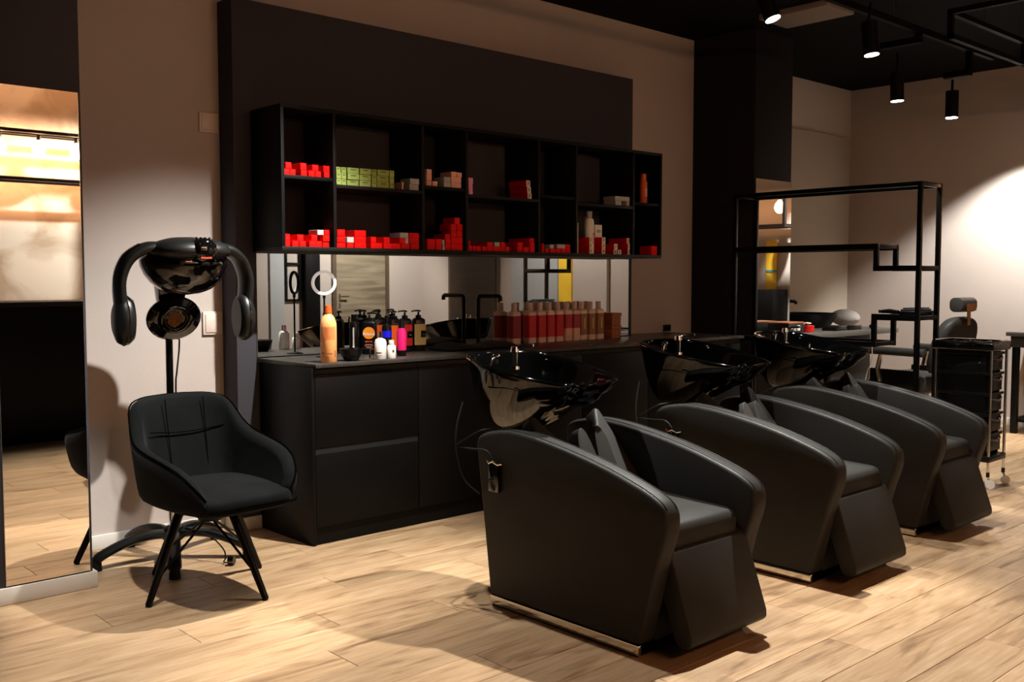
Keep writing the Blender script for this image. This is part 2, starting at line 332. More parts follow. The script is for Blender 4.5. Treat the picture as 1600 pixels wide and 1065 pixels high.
BOXES = {
 'N1m': [('r',2.543,2.576,1.834,1.8645),('r',2.684,2.72,1.834,1.8643),('r',2.637,2.673,1.834,1.8641),('r',2.578,2.611,1.834,1.8646),('r',2.772,2.807,1.834,1.8638),('r',2.722,2.757,1.834,1.8644),('r',2.552,2.587,1.8646,1.8968),('r',2.635,2.671,1.8641,1.899),('r',2.772,2.809,1.8638,1.8952),('r',2.706,2.743,1.8644,1.8956)],
 'N1l': [('r',2.544,2.571,1.478,1.541),('r',2.585,2.622,1.478,1.5073),('r',2.681,2.719,1.478,1.5085),('r',2.625,2.664,1.478,1.5074),('r',2.721,2.759,1.478,1.5087),('r',2.762,2.802,1.478,1.5072),('r',2.615,2.651,1.5074,1.5393),('r',2.697,2.733,1.5087,1.54),('r',2.762,2.802,1.5072,1.538),('g',2.729,2.767,1.54,1.5665),('r',2.771,2.802,1.538,1.5679)],
 'W1m': [('e',3.184,3.214,1.803,1.8353),('e',3.069,3.1,1.803,1.8348),('e',3.104,3.181,1.803,1.8351),('s',3.318,3.383,1.803,1.8341),('e',2.992,3.065,1.803,1.8346),('e',2.88,2.911,1.803,1.8341),('e',2.847,2.877,1.803,1.8339),('e',2.915,2.987,1.803,1.8343),('p',3.267,3.278,1.803,1.8435),('e',3.184,3.214,1.8353,1.8676),('e',3.069,3.1,1.8348,1.8666),('s',3.32,3.383,1.8341,1.867),('e',3.104,3.181,1.8351,1.8671),('e',2.88,2.911,1.8341,1.8651),('e',2.847,2.877,1.8339,1.8648),('e',2.992,3.065,1.8346,1.8662),('e',2.915,2.987,1.8343,1.8656),('e',3.184,3.214,1.8676,1.8998),('e',3.069,3.1,1.8666,1.8984),('e',2.88,2.911,1.8651,1.8961),('e',2.847,2.877,1.8648,1.8957),('e',3.104,3.181,1.8671,1.8991),('e',2.992,3.065,1.8662,1.8977),('e',2.915,2.987,1.8656,1.8968)],
 'W1l': [('r',2.955,3.028,1.478,1.508),('r',2.848,2.902,1.478,1.505),('r',3.262,3.32,1.478,1.5091),('r',3.141,3.197,1.478,1.5078),('r',3.059,3.133,1.478,1.5084),('r',2.908,2.951,1.478,1.5052),('r',3.324,3.383,1.478,1.5093),('r',3.2,3.257,1.478,1.508),('r',2.848,2.9,1.505,1.537),('s',2.908,2.951,1.5052,1.5349),('r',3.143,3.182,1.5078,1.541),('r',2.955,3.028,1.508,1.5396),('r',3.059,3.095,1.5084,1.5403),('r',3.245,3.284,1.5091,1.5392),('s',3.287,3.309,1.5091,1.5393),('r',3.313,3.383,1.5093,1.5397),('r',2.848,2.896,1.537,1.5723),('s',3.251,3.308,1.5393,1.5686),('r',2.955,3.028,1.5396,1.5721),('r',3.313,3.383,1.5397,1.5701)],
 'N2m': [('s',3.557,3.607,1.834,1.8614),('p',3.438,3.474,1.834,1.862),('p',3.612,3.687,1.834,1.8626),('p',3.477,3.512,1.834,1.8621),('s',3.559,3.607,1.8614,1.8917),('p',3.438,3.474,1.862,1.8955),('p',3.612,3.687,1.8626,1.895),('p',3.612,3.652,1.895,1.9245),('p',3.438,3.474,1.8955,1.9262),('p',3.655,3.691,1.895,1.9227)],
 'N2l': [('r',3.438,3.494,1.478,1.5081),('r',3.5,3.542,1.478,1.5083),('s',3.546,3.564,1.478,1.5065),('r',3.568,3.605,1.478,1.5133),('r',3.609,3.695,1.478,1.5145),('r',3.438,3.494,1.5081,1.5391),('s',3.546,3.564,1.5065,1.5369),('r',3.5,3.542,1.5083,1.5395),('r',3.568,3.605,1.5133,1.5419),('r',3.609,3.695,1.5145,1.5529),('r',3.568,3.605,1.5419,1.5704),('r',3.609,3.65,1.5529,1.5912),('r',3.653,3.695,1.5529,1.5914),('r',3.609,3.65,1.5912,1.6294),('r',3.653,3.695,1.5914,1.6298),('r',3.634,3.675,1.6298,1.6662)],
 'W2m': [('w',4.21,4.245,1.803,1.8387),('k',3.744,3.774,1.803,1.8349),('k',3.744,3.776,1.8349,1.8668),('w',4.206,4.239,1.8387,1.8753),('k',3.744,3.779,1.8668,1.8996),('w',4.203,4.236,1.8753,1.915)],
 'W2l': [('r',3.741,3.771,1.478,1.5072),('r',3.774,3.794,1.478,1.5073),('r',3.799,3.838,1.478,1.5074),('r',3.992,4.028,1.478,1.5081),('r',3.843,3.88,1.478,1.5075),('r',4.127,4.17,1.478,1.5085),('r',4.031,4.066,1.478,1.5082),('r',3.884,3.928,1.478,1.5077),('r',4.175,4.225,1.478,1.5087),('r',3.931,3.987,1.478,1.5079),('r',4.23,4.271,1.478,1.5366),('r',3.741,3.756,1.5072,1.5363),('r',3.992,4.028,1.5081,1.5341),('r',3.884,3.928,1.5077,1.5324),('r',4.127,4.17,1.5085,1.537),('s',3.943,3.987,1.5079,1.5328),('r',4.23,4.271,1.5366,1.5644)],
 'N3l': [('r',4.339,4.356,1.478,1.5061),('r',4.36,4.393,1.478,1.5041),('r',4.507,4.545,1.478,1.5066),('r',4.41,4.455,1.478,1.5042),('r',4.548,4.589,1.478,1.5068),('r',4.46,4.504,1.478,1.5044),('s',4.404,4.438,1.5042,1.5283),('r',4.339,4.353,1.5061,1.5352),('s',4.469,4.543,1.5066,1.5331),('r',4.548,4.589,1.5068,1.5334)],
 'W3m': [('s',5.015,5.077,1.803,1.8341),('s',5.13,5.163,1.803,1.8345),('s',5.015,5.163,1.8345,1.8646),('p',4.651,4.65,1.803,1.8637)],
 'W3l': [('w',5.003,5.038,1.478,1.5092),('w',4.762,4.789,1.478,1.5106),('w',4.883,4.918,1.478,1.5132),('w',5.142,5.163,1.478,1.513),('w',5.042,5.079,1.478,1.5093),('t',4.651,4.662,1.478,1.6741),('w',5.008,5.043,1.5092,1.5482),('w',4.762,4.789,1.5106,1.5475),('w',5.142,5.163,1.513,1.5515),('w',4.883,4.918,1.5132,1.5495),('w',4.762,4.789,1.5475,1.5844),('w',4.883,4.918,1.5495,1.588),('w',5.135,5.163,1.5515,1.5887)],
 'N4l': [('r',5.392,5.454,1.478,1.5419)],
}

# ------------------------------------------------------------------ tall wall mirror on the pier
t = thing('wall_mirror', 'tall frameless mirror on the pier at the left edge, reflecting bulbs and floor', 'mirror', (1.335, 4.298, .075))
G((1.335, 4.298, .075)).box(1.168, 4.292, .075, 1.503, 4.298, 2.085).build('backing', M_MEDGE, t)
G((1.335, 4.298, .075)).box(1.170, 4.290, .077, 1.501, 4.2919, 2.083).build('mirror_glass', M_MIRROR, t)

# ------------------------------------------------------------------ sockets on the walls
def plate(lab, x, y, z, w, h, mat, mat2, cat='switch'):
    t = thing('switch_plate', lab, cat, (x, y, z))
    G().box(-w / 2, -.012, -h / 2, w / 2, 0, h / 2).build('frame', mat, t, bevel=.002)
    G().box(-w / 2 + .012, -.0165, -h / 2 + .012, w / 2 - .012, -.0121, h / 2 - .012).build('rocker', mat2, t, bevel=.0015)
plate('pale square switch plate high on the white wall beside the dark panel', 2.362, YB, 2.118, .105, .10, M_SOCK, M_SOCK)
plate('pale square switch plate on the white wall behind the right dryer pad', 2.362, YB, 1.085, .105, .12, M_SOCK, M_SOCK)
plate('small black wall socket above the countertop right of the counter mirror', 6.126, YB, .932, .085, .05, M_PLAST, M_GLOSS, 'socket')

# ------------------------------------------------------------------ base cabinets and countertop
CY0, CX0 = 4.214, 2.547
units = [.632] * 6
cx = CX0 + .018
labs = ['black two-drawer base cabinet at the left end of the counter', 'black base cabinet with plain door, second from the counter left end',
        'black base cabinet behind the nearest shampoo chair backrest', 'black base cabinet behind the gap between first and second shampoo basins',
        'black base cabinet behind the second shampoo basin', 'black base cabinet at the right end of the counter beside the column']
for i, wd in enumerate(units):
    x0 = cx; x1 = min(cx + wd, 6.14); cx = x1
    t = thing('base_cabinet', labs[i], 'cabinet', ((x0 + x1) / 2, 4.47, 0), 0, 'base cabinets under the counter')
    o = ((x0 + x1) / 2, 4.47, 0)
    back = 4.733 if x0 < 5.53 else 4.885
    G(o).box(x0, CY0 + .02, .10, x1, back, .872).build('body', M_CAB, t)
    G(o).box(x0, CY0 + .012, .001, x1, CY0 + .05, .10).build('plinth', M_CAB, t)
    if i == 0:
        G(o).box(x0 - .018, CY0, .001, x0, back, .88).build('side_panel', M_CAB, t, bevel=.001)
        d = G(o).box(x0 + .002, CY0, .487, x1 - .003, CY0 + .019, .845).build('drawer', M_CAB, t, bevel=.0012)
        G(o).box(x0 + .002, CY0 + .004, .452, x1 - .003, CY0 + .0195, .486).build('grip_channel', M_CABIN, d)
        d = G(o).box(x0 + .002, CY0, .092, x1 - .003, CY0 + .019, .450).build('drawer', M_CAB, t, bevel=.0012)
    else:
        G(o).box(x0 + .002, CY0, .092, x1 - .002, CY0 + .019, .845).build('door', M_CAB, t, bevel=.0012)
    G(o).box(x0 + .002, CY0 + .006, .846, x1 - .002, CY0 + .0195, .8715).build('grip_channel', M_CABIN, t)
o = (4.5, 4.47, .88)
tag(G(o).prism([(2.56, 4.194), (6.155, 4.194), (6.155, 4.886), (5.533, 4.886), (5.533, 4.734), (2.535, 4.734), (2.54, 4.7)], 'z', .8805, .90).build('countertop', M_TOP, loc=o, bevel=.0012),
    'long dark stone-look countertop running along the wall under the mirror', 'countertop')

# ------------------------------------------------------------------ mirror above the counter
t = thing('counter_mirror', 'wide frameless mirror between the countertop and the black wall shelf', 'mirror', (4.0, 4.735, .905))
o = (4.0, 4.735, .905)
G(o).box(2.537, 4.7315, .905, 5.490, 4.7365, 1.455).build('backing', M_MEDGE, t)
G(o).box(2.539, 4.7295, .907, 5.488, 4.7314, 1.453).build('mirror_glass', M_MIRROR, t)

# ------------------------------------------------------------------ black wall shelf with alternating cells
SX = [2.520, 2.830, 3.402, 3.720, 4.298, 4.632, 5.188, 5.487]
SY0, SY1, SZ0, SZ1 = 4.429, 4.7285, 1.4565, 2.18
o = (4.0, SY1, SZ0)
t = thing('wall_shelf', 'long black wall-hung shelf unit with alternating narrow and wide open cells', 'shelf', o)
G(o).box(SX[0], SY0, SZ0, SX[-1], SY1, 1.4775).build('bottom_board', M_SHELFW, t, bevel=.001)
G(o).box(SX[0], SY0, SZ1 - .018, SX[-1], SY1, SZ1).build('top_board', M_SHELF, t, bevel=.001)
for i, x in enumerate(SX):
    a, b = (x, x + .018) if i == 0 else ((x - .018, x) if i == 7 else (x - .009, x + .009))
    G(o).box(a, SY0, 1.4776, b, SY1, SZ1 - .0181).build('divider', M_SHELFW if 0 < i < 7 else M_SHELF, t, bevel=.001)
for i in range(7):
    a, b = SX[i] + (.0181 if i == 0 else .0091), SX[i + 1] - (.0181 if i == 6 else .0091)
    z = 1.834 if i % 2 == 0 else 1.803
    G(o).box(a, SY0 + (.006 if i % 2 == 0 else 0), z - .0185, b, SY1, z - .0003).build('middle_board', M_SHELF if i % 2 == 0 else M_SHELFW, t, bevel=.001)
    if i % 2 == 0:
        G(o).box(a, SY1 - .012, 1.4777, b, SY1 - .002, z - .019).build('back_panel', M_CABIN, t)
        G(o).box(a, SY1 - .012, z, b, SY1 - .002, SZ1 - .0183).build('back_panel', M_CABIN, t)

CELLNAME = {'N1m': 'upper leftmost narrow cell', 'N1l': 'lower leftmost narrow cell', 'W1m': 'upper leftmost wide cell', 'W1l': 'lower leftmost wide cell', 'N2m': 'upper second narrow cell',
            'N2l': 'lower second narrow cell', 'W2m': 'upper middle wide cell', 'W2l': 'lower middle wide cell', 'N3l': 'lower third narrow cell', 'W3m': 'upper rightmost wide cell', 'W3l': 'lower rightmost wide cell', 'N4l': 'lower rightmost narrow cell'}
ORD = ['first', 'second', 'third', 'fourth', 'fifth', 'sixth', 'seventh', 'eighth', 'ninth', 'tenth', 'eleventh', 'twelfth', 'thirteenth']
LAY = ['bottom layer', 'second layer', 'third layer', 'fourth layer', 'fifth layer', 'sixth layer']
KN = {'r': ('red carton', M_RED), 'g': ('grey carton', M_SILV), 's': ('silver grey carton', M_SILV), 'e': ('pale green carton', M_GREEN),
      'p': ('peach carton', M_PEACH), 'k': ('pink carton', M_PINKB), 'w': ('cream-ended red carton', M_RED), 't': ('tall slim cream carton', M_LABEL)}
rnd = random.Random(3)
for cell, items in BOXES.items():
    base = min(q[3] for q in items)
    layer = lambda q: round((q[3] - base) / .0315)
    rows_ = {}
    for q in sorted(items, key=lambda q: q[1]): rows_.setdefault(layer(q), []).append(q)
    for q_ in items:
        k, a, b, z0, z1 = q_
        w = b - a; dp = .16 if k == 'w' else (.19 if k == 'r' and w < .045 and cell[0] == 'W' else rnd.uniform(.085, .11))
        y0 = 4.440 + rnd.uniform(0, .006)
        nm, mt = KN[k]
        lr_ = rows_[layer(q_)]; lab = nm + ', ' + ORD[lr_.index(q_)] + ' from left in ' + LAY[layer(q_)] + ', ' + CELLNAME[cell]
        t = thing('product_carton', lab, 'box', ((a + b) / 2, y0 + dp / 2, z0), 0, nm + 's in the ' + CELLNAME[cell])
        h = z1 - z0 - .0006
        G().box(-w / 2 + .0006, -dp / 2, .0002, w / 2 - .0006, dp / 2, h).build('carton', mt, t, bevel=.0012, seg=1)
        if k == 'w':
            l = G().box(-w / 2 + .001, -dp / 2 - .0006, .001, w / 2 - .001, -dp / 2 - .00005, h - .001).build('end_label', M_LABEL, t)
            g = G()
            for q, (u, v, uu) in enumerate(((.2, .72, .75), (.3, .5, .8), (.2, .3, .6))):
                g.box(-w / 2 + w * u, -dp / 2 - .001, h * v - .0022, -w / 2 + w * uu, -dp / 2 - .00062, h * v + .0022)
            g.build('printed_lines', M_INK, l)
        elif k in 're' and h > .02:
            G().box(-w * .22, -dp / 2 - .0005, h * .62, w * .22, -dp / 2 - .00005, h * .74).build('printed_line', M_INKR if k == 'r' else M_DESK, t)

def bottle(name, lab, cat, loc, prof, mat, cap=None, capmat=None, n=20, sx=1., sy=1., rz=0., group=None, parts=()):
    t = thing(name, lab, cat, loc, rz, group)
    b = G().lathe(prof, n=n, sx=sx, sy=sy).build('bottle_body', mat, t, ang=40)
    if cap: G().lathe(cap, n=n).build('cap', capmat, t, ang=40)
    return t
def label_band(t, r, z0, z1, mat, sx=1., sy=1., name='label_band', a0=-PI, a1=0., n=16):
    """printed wrap on the front half of a bottle"""
    g = G(); rings = []
    for k in range(n + 1):
        a = a0 + (a1 - a0) * k / n
        rings.append([(rr * sx * math.cos(a), rr * sy * math.sin(a), z) for rr, z in ((r - .0006, z0), (r + .0006, z0), (r + .0006, z1), (r - .0006, z1))])
    return g.loft(rings).build(name, mat, t, ang=40)

FC = math.radians(-42)      # items on the counter are turned to the room
# bottles on the wall shelf
t = bottle('spray_bottle', 'orange spray can standing in the upper rightmost narrow shelf cell', 'bottle', (5.37, 4.50, 1.8342), [(.0, 0), (.026, .001), (.0275, .006), (.0275, .145), (.022, .158)], M_ORC, [(.0, .1585), (.02, .1585), (.0205, .2), (.015, .204), (.0, .205)], M_ORC)
lettering('osis', .036, M_WHITE, t, (-.003, -.0282, .075), (PI / 2, -PI / 2, 0))
t = bottle('spray_bottle', 'white spray can with red lettering in the rightmost wide shelf cell', 'bottle', (4.800, 4.478, 1.4778), [(.0, 0), (.03, .001), (.032, .006), (.032, .21), (.025, .228)], M_WHITE, [(.0, .2285), (.018, .2285), (.019, .275), (.0, .277)], M_SILV)
lettering('osis', .05, M_INKR, t, (.008, -.0328, .10), (PI / 2, -PI / 2, 0))
bottle('spray_bottle', 'slim white tube bottle behind the red-lettered spray can on the shelf', 'bottle', (4.86, 4.56, 1.4778), [(.0, 0), (.018, .001), (.0185, .006), (.0185, .205)], M_LABEL, [(.0, .2055), (.012, .2055), (.012, .245), (.0, .246)], M_PEACH)
t = thing('product_jar', 'white product box standing on stacked red cartons beside the spray cans', 'box', (4.889, 4.51, BOXES['W3l'][-1][4] if False else 0), 0)
zt = max(z1 for k, a, b, z0, z1 in BOXES['W3l'] if a < 4.89 < b and k == 'w')
t.location.z = zt
G().box(-.033, -.035, .0004, .033, .035, .082).build('carton', M_WHITE, t, bevel=.002)
G().box(-.02, -.0356, .03, .02, -.0351, .05).build('printed_line', M_SILV, t)
t = thing('paper_card', 'slim brownish card leaning in the lower middle wide shelf cell', 'card', (3.80, 4.62, 1.4778))
G().box(-.009, -.003, 0, .009, .003, .165).build('card', M_BROWN, t, bevel=.001)
G().box(-.006, -.0036, .1, .006, -.0031, .14).build('printed_line', M_LABEL, t)

# ------------------------------------------------------------------ things on the countertop
CT = .9004
t = bottle('shampoo_bottle', 'large peach bottle with orange cap at the counter left end', 'bottle', (2.669, 4.252, CT), [(.0, 0), (.038, .0005), (.041, .005), (.041, .185), (.038, .205), (.028, .228), (.017, .24), (.0165, .246)], M_ORB, [(.0, .2465), (.0185, .2465), (.0165, .284), (.0, .2855)], M_ORC, rz=FC)
for q in range(10): label_band(t, .0412, .118 + q * .0065, .1205 + q * .0065, M_ORLAB, name='printed_line', a0=-PI * .85, a1=-PI * .15)
label_band(t, .0412, .034, .037, M_BROWN, name='printed_line', a0=-PI * .7, a1=-PI * .45); label_band(t, .0412, .046, .052, M_BROWN, name='printed_line', a0=-PI * .75, a1=-PI * .6); label_band(t, .0412, .046, .050, M_BROWN, name='printed_line', a0=-PI * .5, a1=-PI * .3)
label_band(t, .0412, .03, .062, M_BROWN, name='barcode', a0=-PI * .2, a1=-PI * .14)
t = thing('tint_bowl', 'black plastic tinting bowl with handle beside the peach bottle', 'bowl', (2.813, 4.27, CT), FC)
G().lathe([(.0, 0), (.032, .0), (.036, .004), (.052, .032), (.059, .06), (.0605, .063), (.057, .061), (.049, .034), (.033, .008), (.0, .006)], n=28).build('bowl', M_PLAST, t)
G().prism([(.058, .062), (.098, .062), (.098, .012), (.092, .012), (.092, .055), (.056, .055)], 'y', -.011, .011).build('handle', M_PLAST, t, bevel=.0015)
G().lathe([(.056, .0615), (.059, .0635), (.061, .0615), (.059, .0605)], n=28).build('rim', M_GLOSS, t)
t = bottle('pump_bottle', 'white bottle with clear dispenser top at the counter front', 'bottle', (2.973, 4.24, CT), [(.0, 0), (.029, .0005), (.031, .004), (.031, .088), (.026, .103), (.012, .109), (.0115, .113)], M_WHITE, [(.0, .1135), (.013, .1135), (.0125, .143), (.0, .144)], M_CHROME, rz=FC)
label_band(t, .0312, .022, .025, M_SILV, name='printed_line', a0=-PI * .65, a1=-PI * .35); label_band(t, .0312, .034, .038, M_DESK, name='printed_line', a0=-PI * .7, a1=-PI * .4)
t = bottle('small_bottle', 'small white bottle with white cap next to the clear-topped white bottle', 'bottle', (3.048, 4.248, CT), [(.0, 0), (.023, .0005), (.024, .003), (.024, .058), (.019, .069), (.012, .073), (.0115, .076)], M_WHITE, [(.0, .0765), (.0145, .0765), (.0145, .096), (.0, .097)], M_WHITE, rz=FC)
label_band(t, .0242, .034, .046, M_INK, name='printed_mark', a0=-PI * .4, a1=-PI * .28)
t = bottle('spray_bottle', 'magenta bottle with black top standing among the pump bottles', 'bottle', (3.196, 4.36, CT), [(.0, 0), (.024, .0005), (.025, .02), (.0255, .03)], M_PLAST, rz=FC)
G().lathe([(.0255, .0305), (.0255, .13), (.019, .145), (.018, .15)]).build('coloured_body', pbr('bottle_magenta', (236, 28, 116), .35), t)
G().lathe([(.0, .1505), (.0185, .1505), (.0165, .175), (.012, .185), (.011, .196), (.0, .197)]).build('trigger_cap', M_PLAST, t)
G().prism([(-.04, .178), (-.012, .178), (-.012, .192), (-.036, .19)], 'y', -.006, .006).build('trigger', M_PLAST, t, bevel=.001)
t = bottle('slim_bottle', 'slim black bottle with pale side print at the back of the counter', 'bottle', (3.052, 4.60, CT), [(.0, 0), (.026, .0005), (.028, .004), (.028, .165), (.024, .178), (.016, .182)], M_PLAST, [(.0, .1825), (.0165, .1825), (.0165, .222), (.0, .223)], M_GLOSS, rz=FC)
G().box(-.004, -.0285, .03, .004, -.0276, .15).build('printed_strip', M_SILV, t); G().box(-.006, -.0287, .035, .006, -.02795, .047).build('printed_mark', M_WHITE, t)
# black bottle with orange roundel
t = thing('shampoo_bottle', 'black pump bottle with orange round emblem and white script word', 'bottle', (3.135, 4.575, CT), FC)
def rrect(w, d, r, n=5):
    out = []
    for cx_, cy_, a in ((w - r, d - r, 0), (-w + r, d - r, 1), (-w + r, -d + r, 2), (w - r, -d + r, 3)):
        for k in range(n + 1): q = (a + k / n) * PI / 2; out.append((cx_ + r * math.cos(q), cy_ + r * math.sin(q)))
    return out
def boxy(g, w, d, r, z0, z1, sh=.012, neck=.016):
    rings = []
    for s_, z in ((.94, z0), (1, z0 + .004), (1, z1 - sh), (.93, z1 - sh * .45), (.6, z1)):
        rings.append([(x * s_, y * s_, z) for x, y in rrect(w, d, r)])
    return g.loft(rings)
boxy(G(), .041, .026, .018, 0, .185, .018).build('bottle_body', M_PLAST, t, ang=40)
def pump(t, z, mat=M_PLAST, side=-1):
    G().lathe([(.0, z), (.017, z), (.0165, z + .016), (.006, z + .018), (.0055, z + .034), (.0, z + .0345)], n=16).build('pump_collar', mat, t)
    G().prism([(.012, z + .0345), (.012, z + .044), (-.006, z + .047), (-.040, z + .043), (-.043, z + .034), (-.037, z + .034), (-.035, z + .037), (-.008, z + .037)] if side < 0 else
              [(-.012, z + .0345), (-.012, z + .044), (.006, z + .047), (.040, z + .043), (.043, z + .034), (.037, z + .034), (.035, z + .037), (.008, z + .037)], 'y', -.007, .007).build('pump_head', mat, t, bevel=.0012)
pump(t, .185, M_PLAST, 1)
G().cyl((0, -.0262, .118), (0, -.0268, .118), .033, n=28).build('round_emblem', pbr('emblem_orange', (236, 140, 30), .5), t)
lettering('Palette', .024, M_WHITE, t, (0, -.0273, .112), (PI / 2, 0, 0))
lettering('REPAIR', .013, pbr('ink_orange', (236, 92, 30), .5), t, (0, -.0266, .07), (PI / 2, 0, 0))
for q, (w_, m_) in enumerate(((.04, M_SILV), (.052, M_ORC), (.03, M_SILV), (.05, M_ORC))): G().box(-w_ / 2, -.0266, .053 - q * .008, w_ / 2, -.0261, .0555 - q * .008).build('printed_line', m_, t)
def pump_bottle(lab, loc, col, nm):
    t = thing('pump_bottle', lab, 'bottle', loc, math.radians(-14), 'black-topped pump bottles on the counter')
    mc = pbr(nm, col, .4)
    boxy(G(), .036, .026, .014, 0, .19, .016).build('bottle_body', M_PLAST, t, ang=40)
    G().prism([(-.0355, .035), (.0355, .035), (.0355, .078), (.004, .078), (.004, .118), (.0355, .118), (.0355, .155), (-.0355, .155)], 'y', -.0268, -.0262).build('colour_label', mc, t)
    G().box(.012, -.0266, .085, .034, -.0262, .112).build('printed_panel', M_GLOSS, t); G().box(.016, -.02685, .094, .03, -.02665, .097).build('printed_line', M_SILV, t)
    pump(t, .19, M_PLAST, -1)
pump_bottle('black pump bottle with orange-red label, leftmost of the pump bottles', (3.253, 4.66, CT), (226, 84, 30), 'label_orange_red')
pump_bottle('black pump bottle with orange label behind the blue and magenta bottles', (3.292, 4.56, CT), (240, 96, 26), 'label_orange')
pump_bottle('black pump bottle with red label between orange and beige ones', (3.395, 4.60, CT), (222, 26, 34), 'label_red')
pump_bottle('black pump bottle with beige label, rightmost of the pump bottles', (3.492, 4.60, CT), (206, 180, 112), 'label_beige')
t = bottle('spray_bottle', 'black bottle with bright blue band between the pump bottles', 'bottle', (3.141, 4.42, CT), [(.0, 0), (.026, .0005), (.027, .004), (.027, .15), (.02, .17), (.011, .174), (.011, .2)], M_PLAST, [(.0, .2005), (.013, .2005), (.012, .216), (.0, .217)], M_PLAST, rz=FC)
label_band(t, .0272, .1, .135, pbr('band_blue', (14, 24, 220), .4))
# folded black towel
t = thing('folded_towel', 'black towel folded on the counter behind the nearest basin', 'towel', (3.82, 4.50, CT), math.radians(-4))
rings = []
for k in range(13):
    u = k / 12; x = -.27 + .54 * u; h = .035 + .012 * math.sin(u * 9) ; e = min(1, min(u, 1 - u) * 6 + .35)
    rings.append([(x, -.11, .0), (x, -.125, h * .4 * e), (x, -.1, h * e), (x, -.03, h * e + .004 * math.sin(u * 13)), (x, .05, h * e), (x, .10, h * .8 * e), (x, .115, h * .3 * e), (x, .105, 0)])
G().loft(rings).build('towel_body', M_TOWEL, t, sub=1)
G().tube([(-.26, -.124, .012), (-.1, -.128, .016), (.1, -.127, .015), (.26, -.124, .012)], .004, 6).build('fold_edge', M_TOWEL, t)
# ring light
t = thing('ring_light', 'small white ring light on a thin stand behind the peach bottle', 'lamp', (2.848, 4.575, CT), math.radians(-38))
g = G(); rr = []
for k in range(40):
    a = 2 * PI * k / 40; rr.append(Vector((.058 * math.cos(a), 0, .393 + .058 * math.sin(a))))
G().tube(rr, .0085, 8, ry=.0105, up=(0, 1, 0), close=True).build('ring', M_PLAST, t)
G().tube([Vector((p.x, -.006, p.z)) for p in rr], .0085, 8, ry=.006, up=(0, 1, 0), close=True).build('diffuser', M_RINGF, t)
G().cyl((0, 0, .01), (0, 0, .315), .005, n=10).build('stand', M_METAL, t); G().cyl((0, 0, .312), (0, 0, .332), .008, n=10).build('ball_joint', M_PLAST, t)
G().lathe([(.0, 0), (.045, 0), (.046, .004), (.02, .010), (.0, .011)]).build('foot', M_PLAST, t)
# black bridge tap behind the counter sink
t = thing('tall_tap', 'tall black square-necked tap standing by the counter mirror', 'tap', (4.0, 4.66, CT))
G().cyl((0, 0, 0), (0, 0, .008), .026, n=20).build('base_flange', M_METAL, t)
G().tube([(0, 0, .005), (0, 0, .29), (0, -.004, .30), (0, -.014, .308), (0, -.03, .31), (0, -.19, .31), (0, -.2, .306), (0, -.204, .296), (0, -.204, .28)], .0125, 12).build('spout', M_METAL, t)
G().cyl((.012, 0, .06), (.06, 0, .075), .006, n=10).build('lever', M_METAL, t)
# row of litre bottles
row_ = [(4.304, 4.665, 'd'), (4.444, 4.665, 'r'), (4.533, 4.665, 'r'), (4.615, 4.665, 'r'), (4.697, 4.665, 'r'), (4.78, 4.665, 'f'), (4.856, 4.665, 'f'), (4.926, 4.665, 'b'), (5.01, 4.665, 'b'), (5.095, 4.665, 'b')]
M_BPINK = pbr('bottle_blush', (224, 186, 172), .4, var=(14, .04)); M_BRED = pbr('label_crimson', (196, 24, 30), .4); M_BDRED = pbr('label_wine', (132, 20, 26), .4)
M_BFADE = pbr('label_rose_red', (170, 38, 44), .45); M_BBRN = pbr('label_bronze', (146, 98, 62), .4); M_BCREAM = pbr('bottle_cream', (232, 200, 180), .4)
M_CAPB = pbr('cap_blush', (204, 176, 164), .35)
lbl = ['large wine-red bottle alone at the left end of the bottle row', 'crimson litre bottle leading the front row beside the wine-red one', 'crimson litre bottle second in the front row', 'crimson litre bottle third in the front row', 'crimson litre bottle fourth in the front row, before the rose-faded ones',
       'rose-red litre bottle with faded lower label, left of two', 'rose-red litre bottle with faded lower label, right of two', 'bronze-labelled litre bottle, left of the three at the row right end', 'bronze-labelled litre bottle, middle of the three at the row right end', 'bronze-labelled litre bottle at the far right end of the row']
for (x, y, k), lb in zip(row_, lbl):
    t = thing('litre_bottle', lb, 'bottle', (x, y, CT), 0, 'row of litre bottles under the counter mirror')
    w = .037 if k == 'd' else .0335
    boxy(G(), w, .032, .014, 0, .208, .016).build('bottle_body', M_BCREAM if k == 'b' else M_BPINK, t, ang=40)
    G().lathe([(.0, .208), (.018, .208), (.0185, .214), (.019, .256), (.018, .259), (.0, .26)], n=16).build('cap', M_CAPB, t)
    m_ = {'d': M_BDRED, 'r': M_BRED, 'f': M_BFADE, 'b': M_BBRN}[k]
    z0, z1 = (.035, .178) if k != 'f' else (.085, .178)
    rings = []
    for z in (z0, z1): rings.append([(a * 1.01, b * 1.015, z) for a, b in rrect(w, .032, .014)])
    l = G().loft(rings).build('label_wrap', m_, t, ang=40)
    if k == 'f': G().loft([[(a * 1.008, b * 1.012, z) for a, b in rrect(w, .032, .014)] for z in (.045, .0849)]).build('faded_label', M_PEACH, t, ang=40)
    if k == 'b':
        G().box(-.003, -.0332, .075, .006, -.0326, .15).build('gold_lettering', pbr('gold_ink', (226, 190, 110), .3, metal=.6) if 'gold_ink' not in MATS else MATS['gold_ink'], l)
# two stacked brown cartons
for q, (lb, z) in enumerate((('brown carton with lid, lower of two stacked at the counter end', CT), ('brown carton with lid, upper of two stacked at the counter end', CT + .0886))):
    t = thing('brown_carton', lb, 'box', (5.225, 4.66, z), 0, 'stacked brown cartons')
    G().box(-.046, -.05, .0, .046, .05, .066).build('carton', M_BROWN, t, bevel=.002)
    G().box(-.05, -.054, .0662, .05, .054, .088).build('lid', M_BROWN, t, bevel=.002)

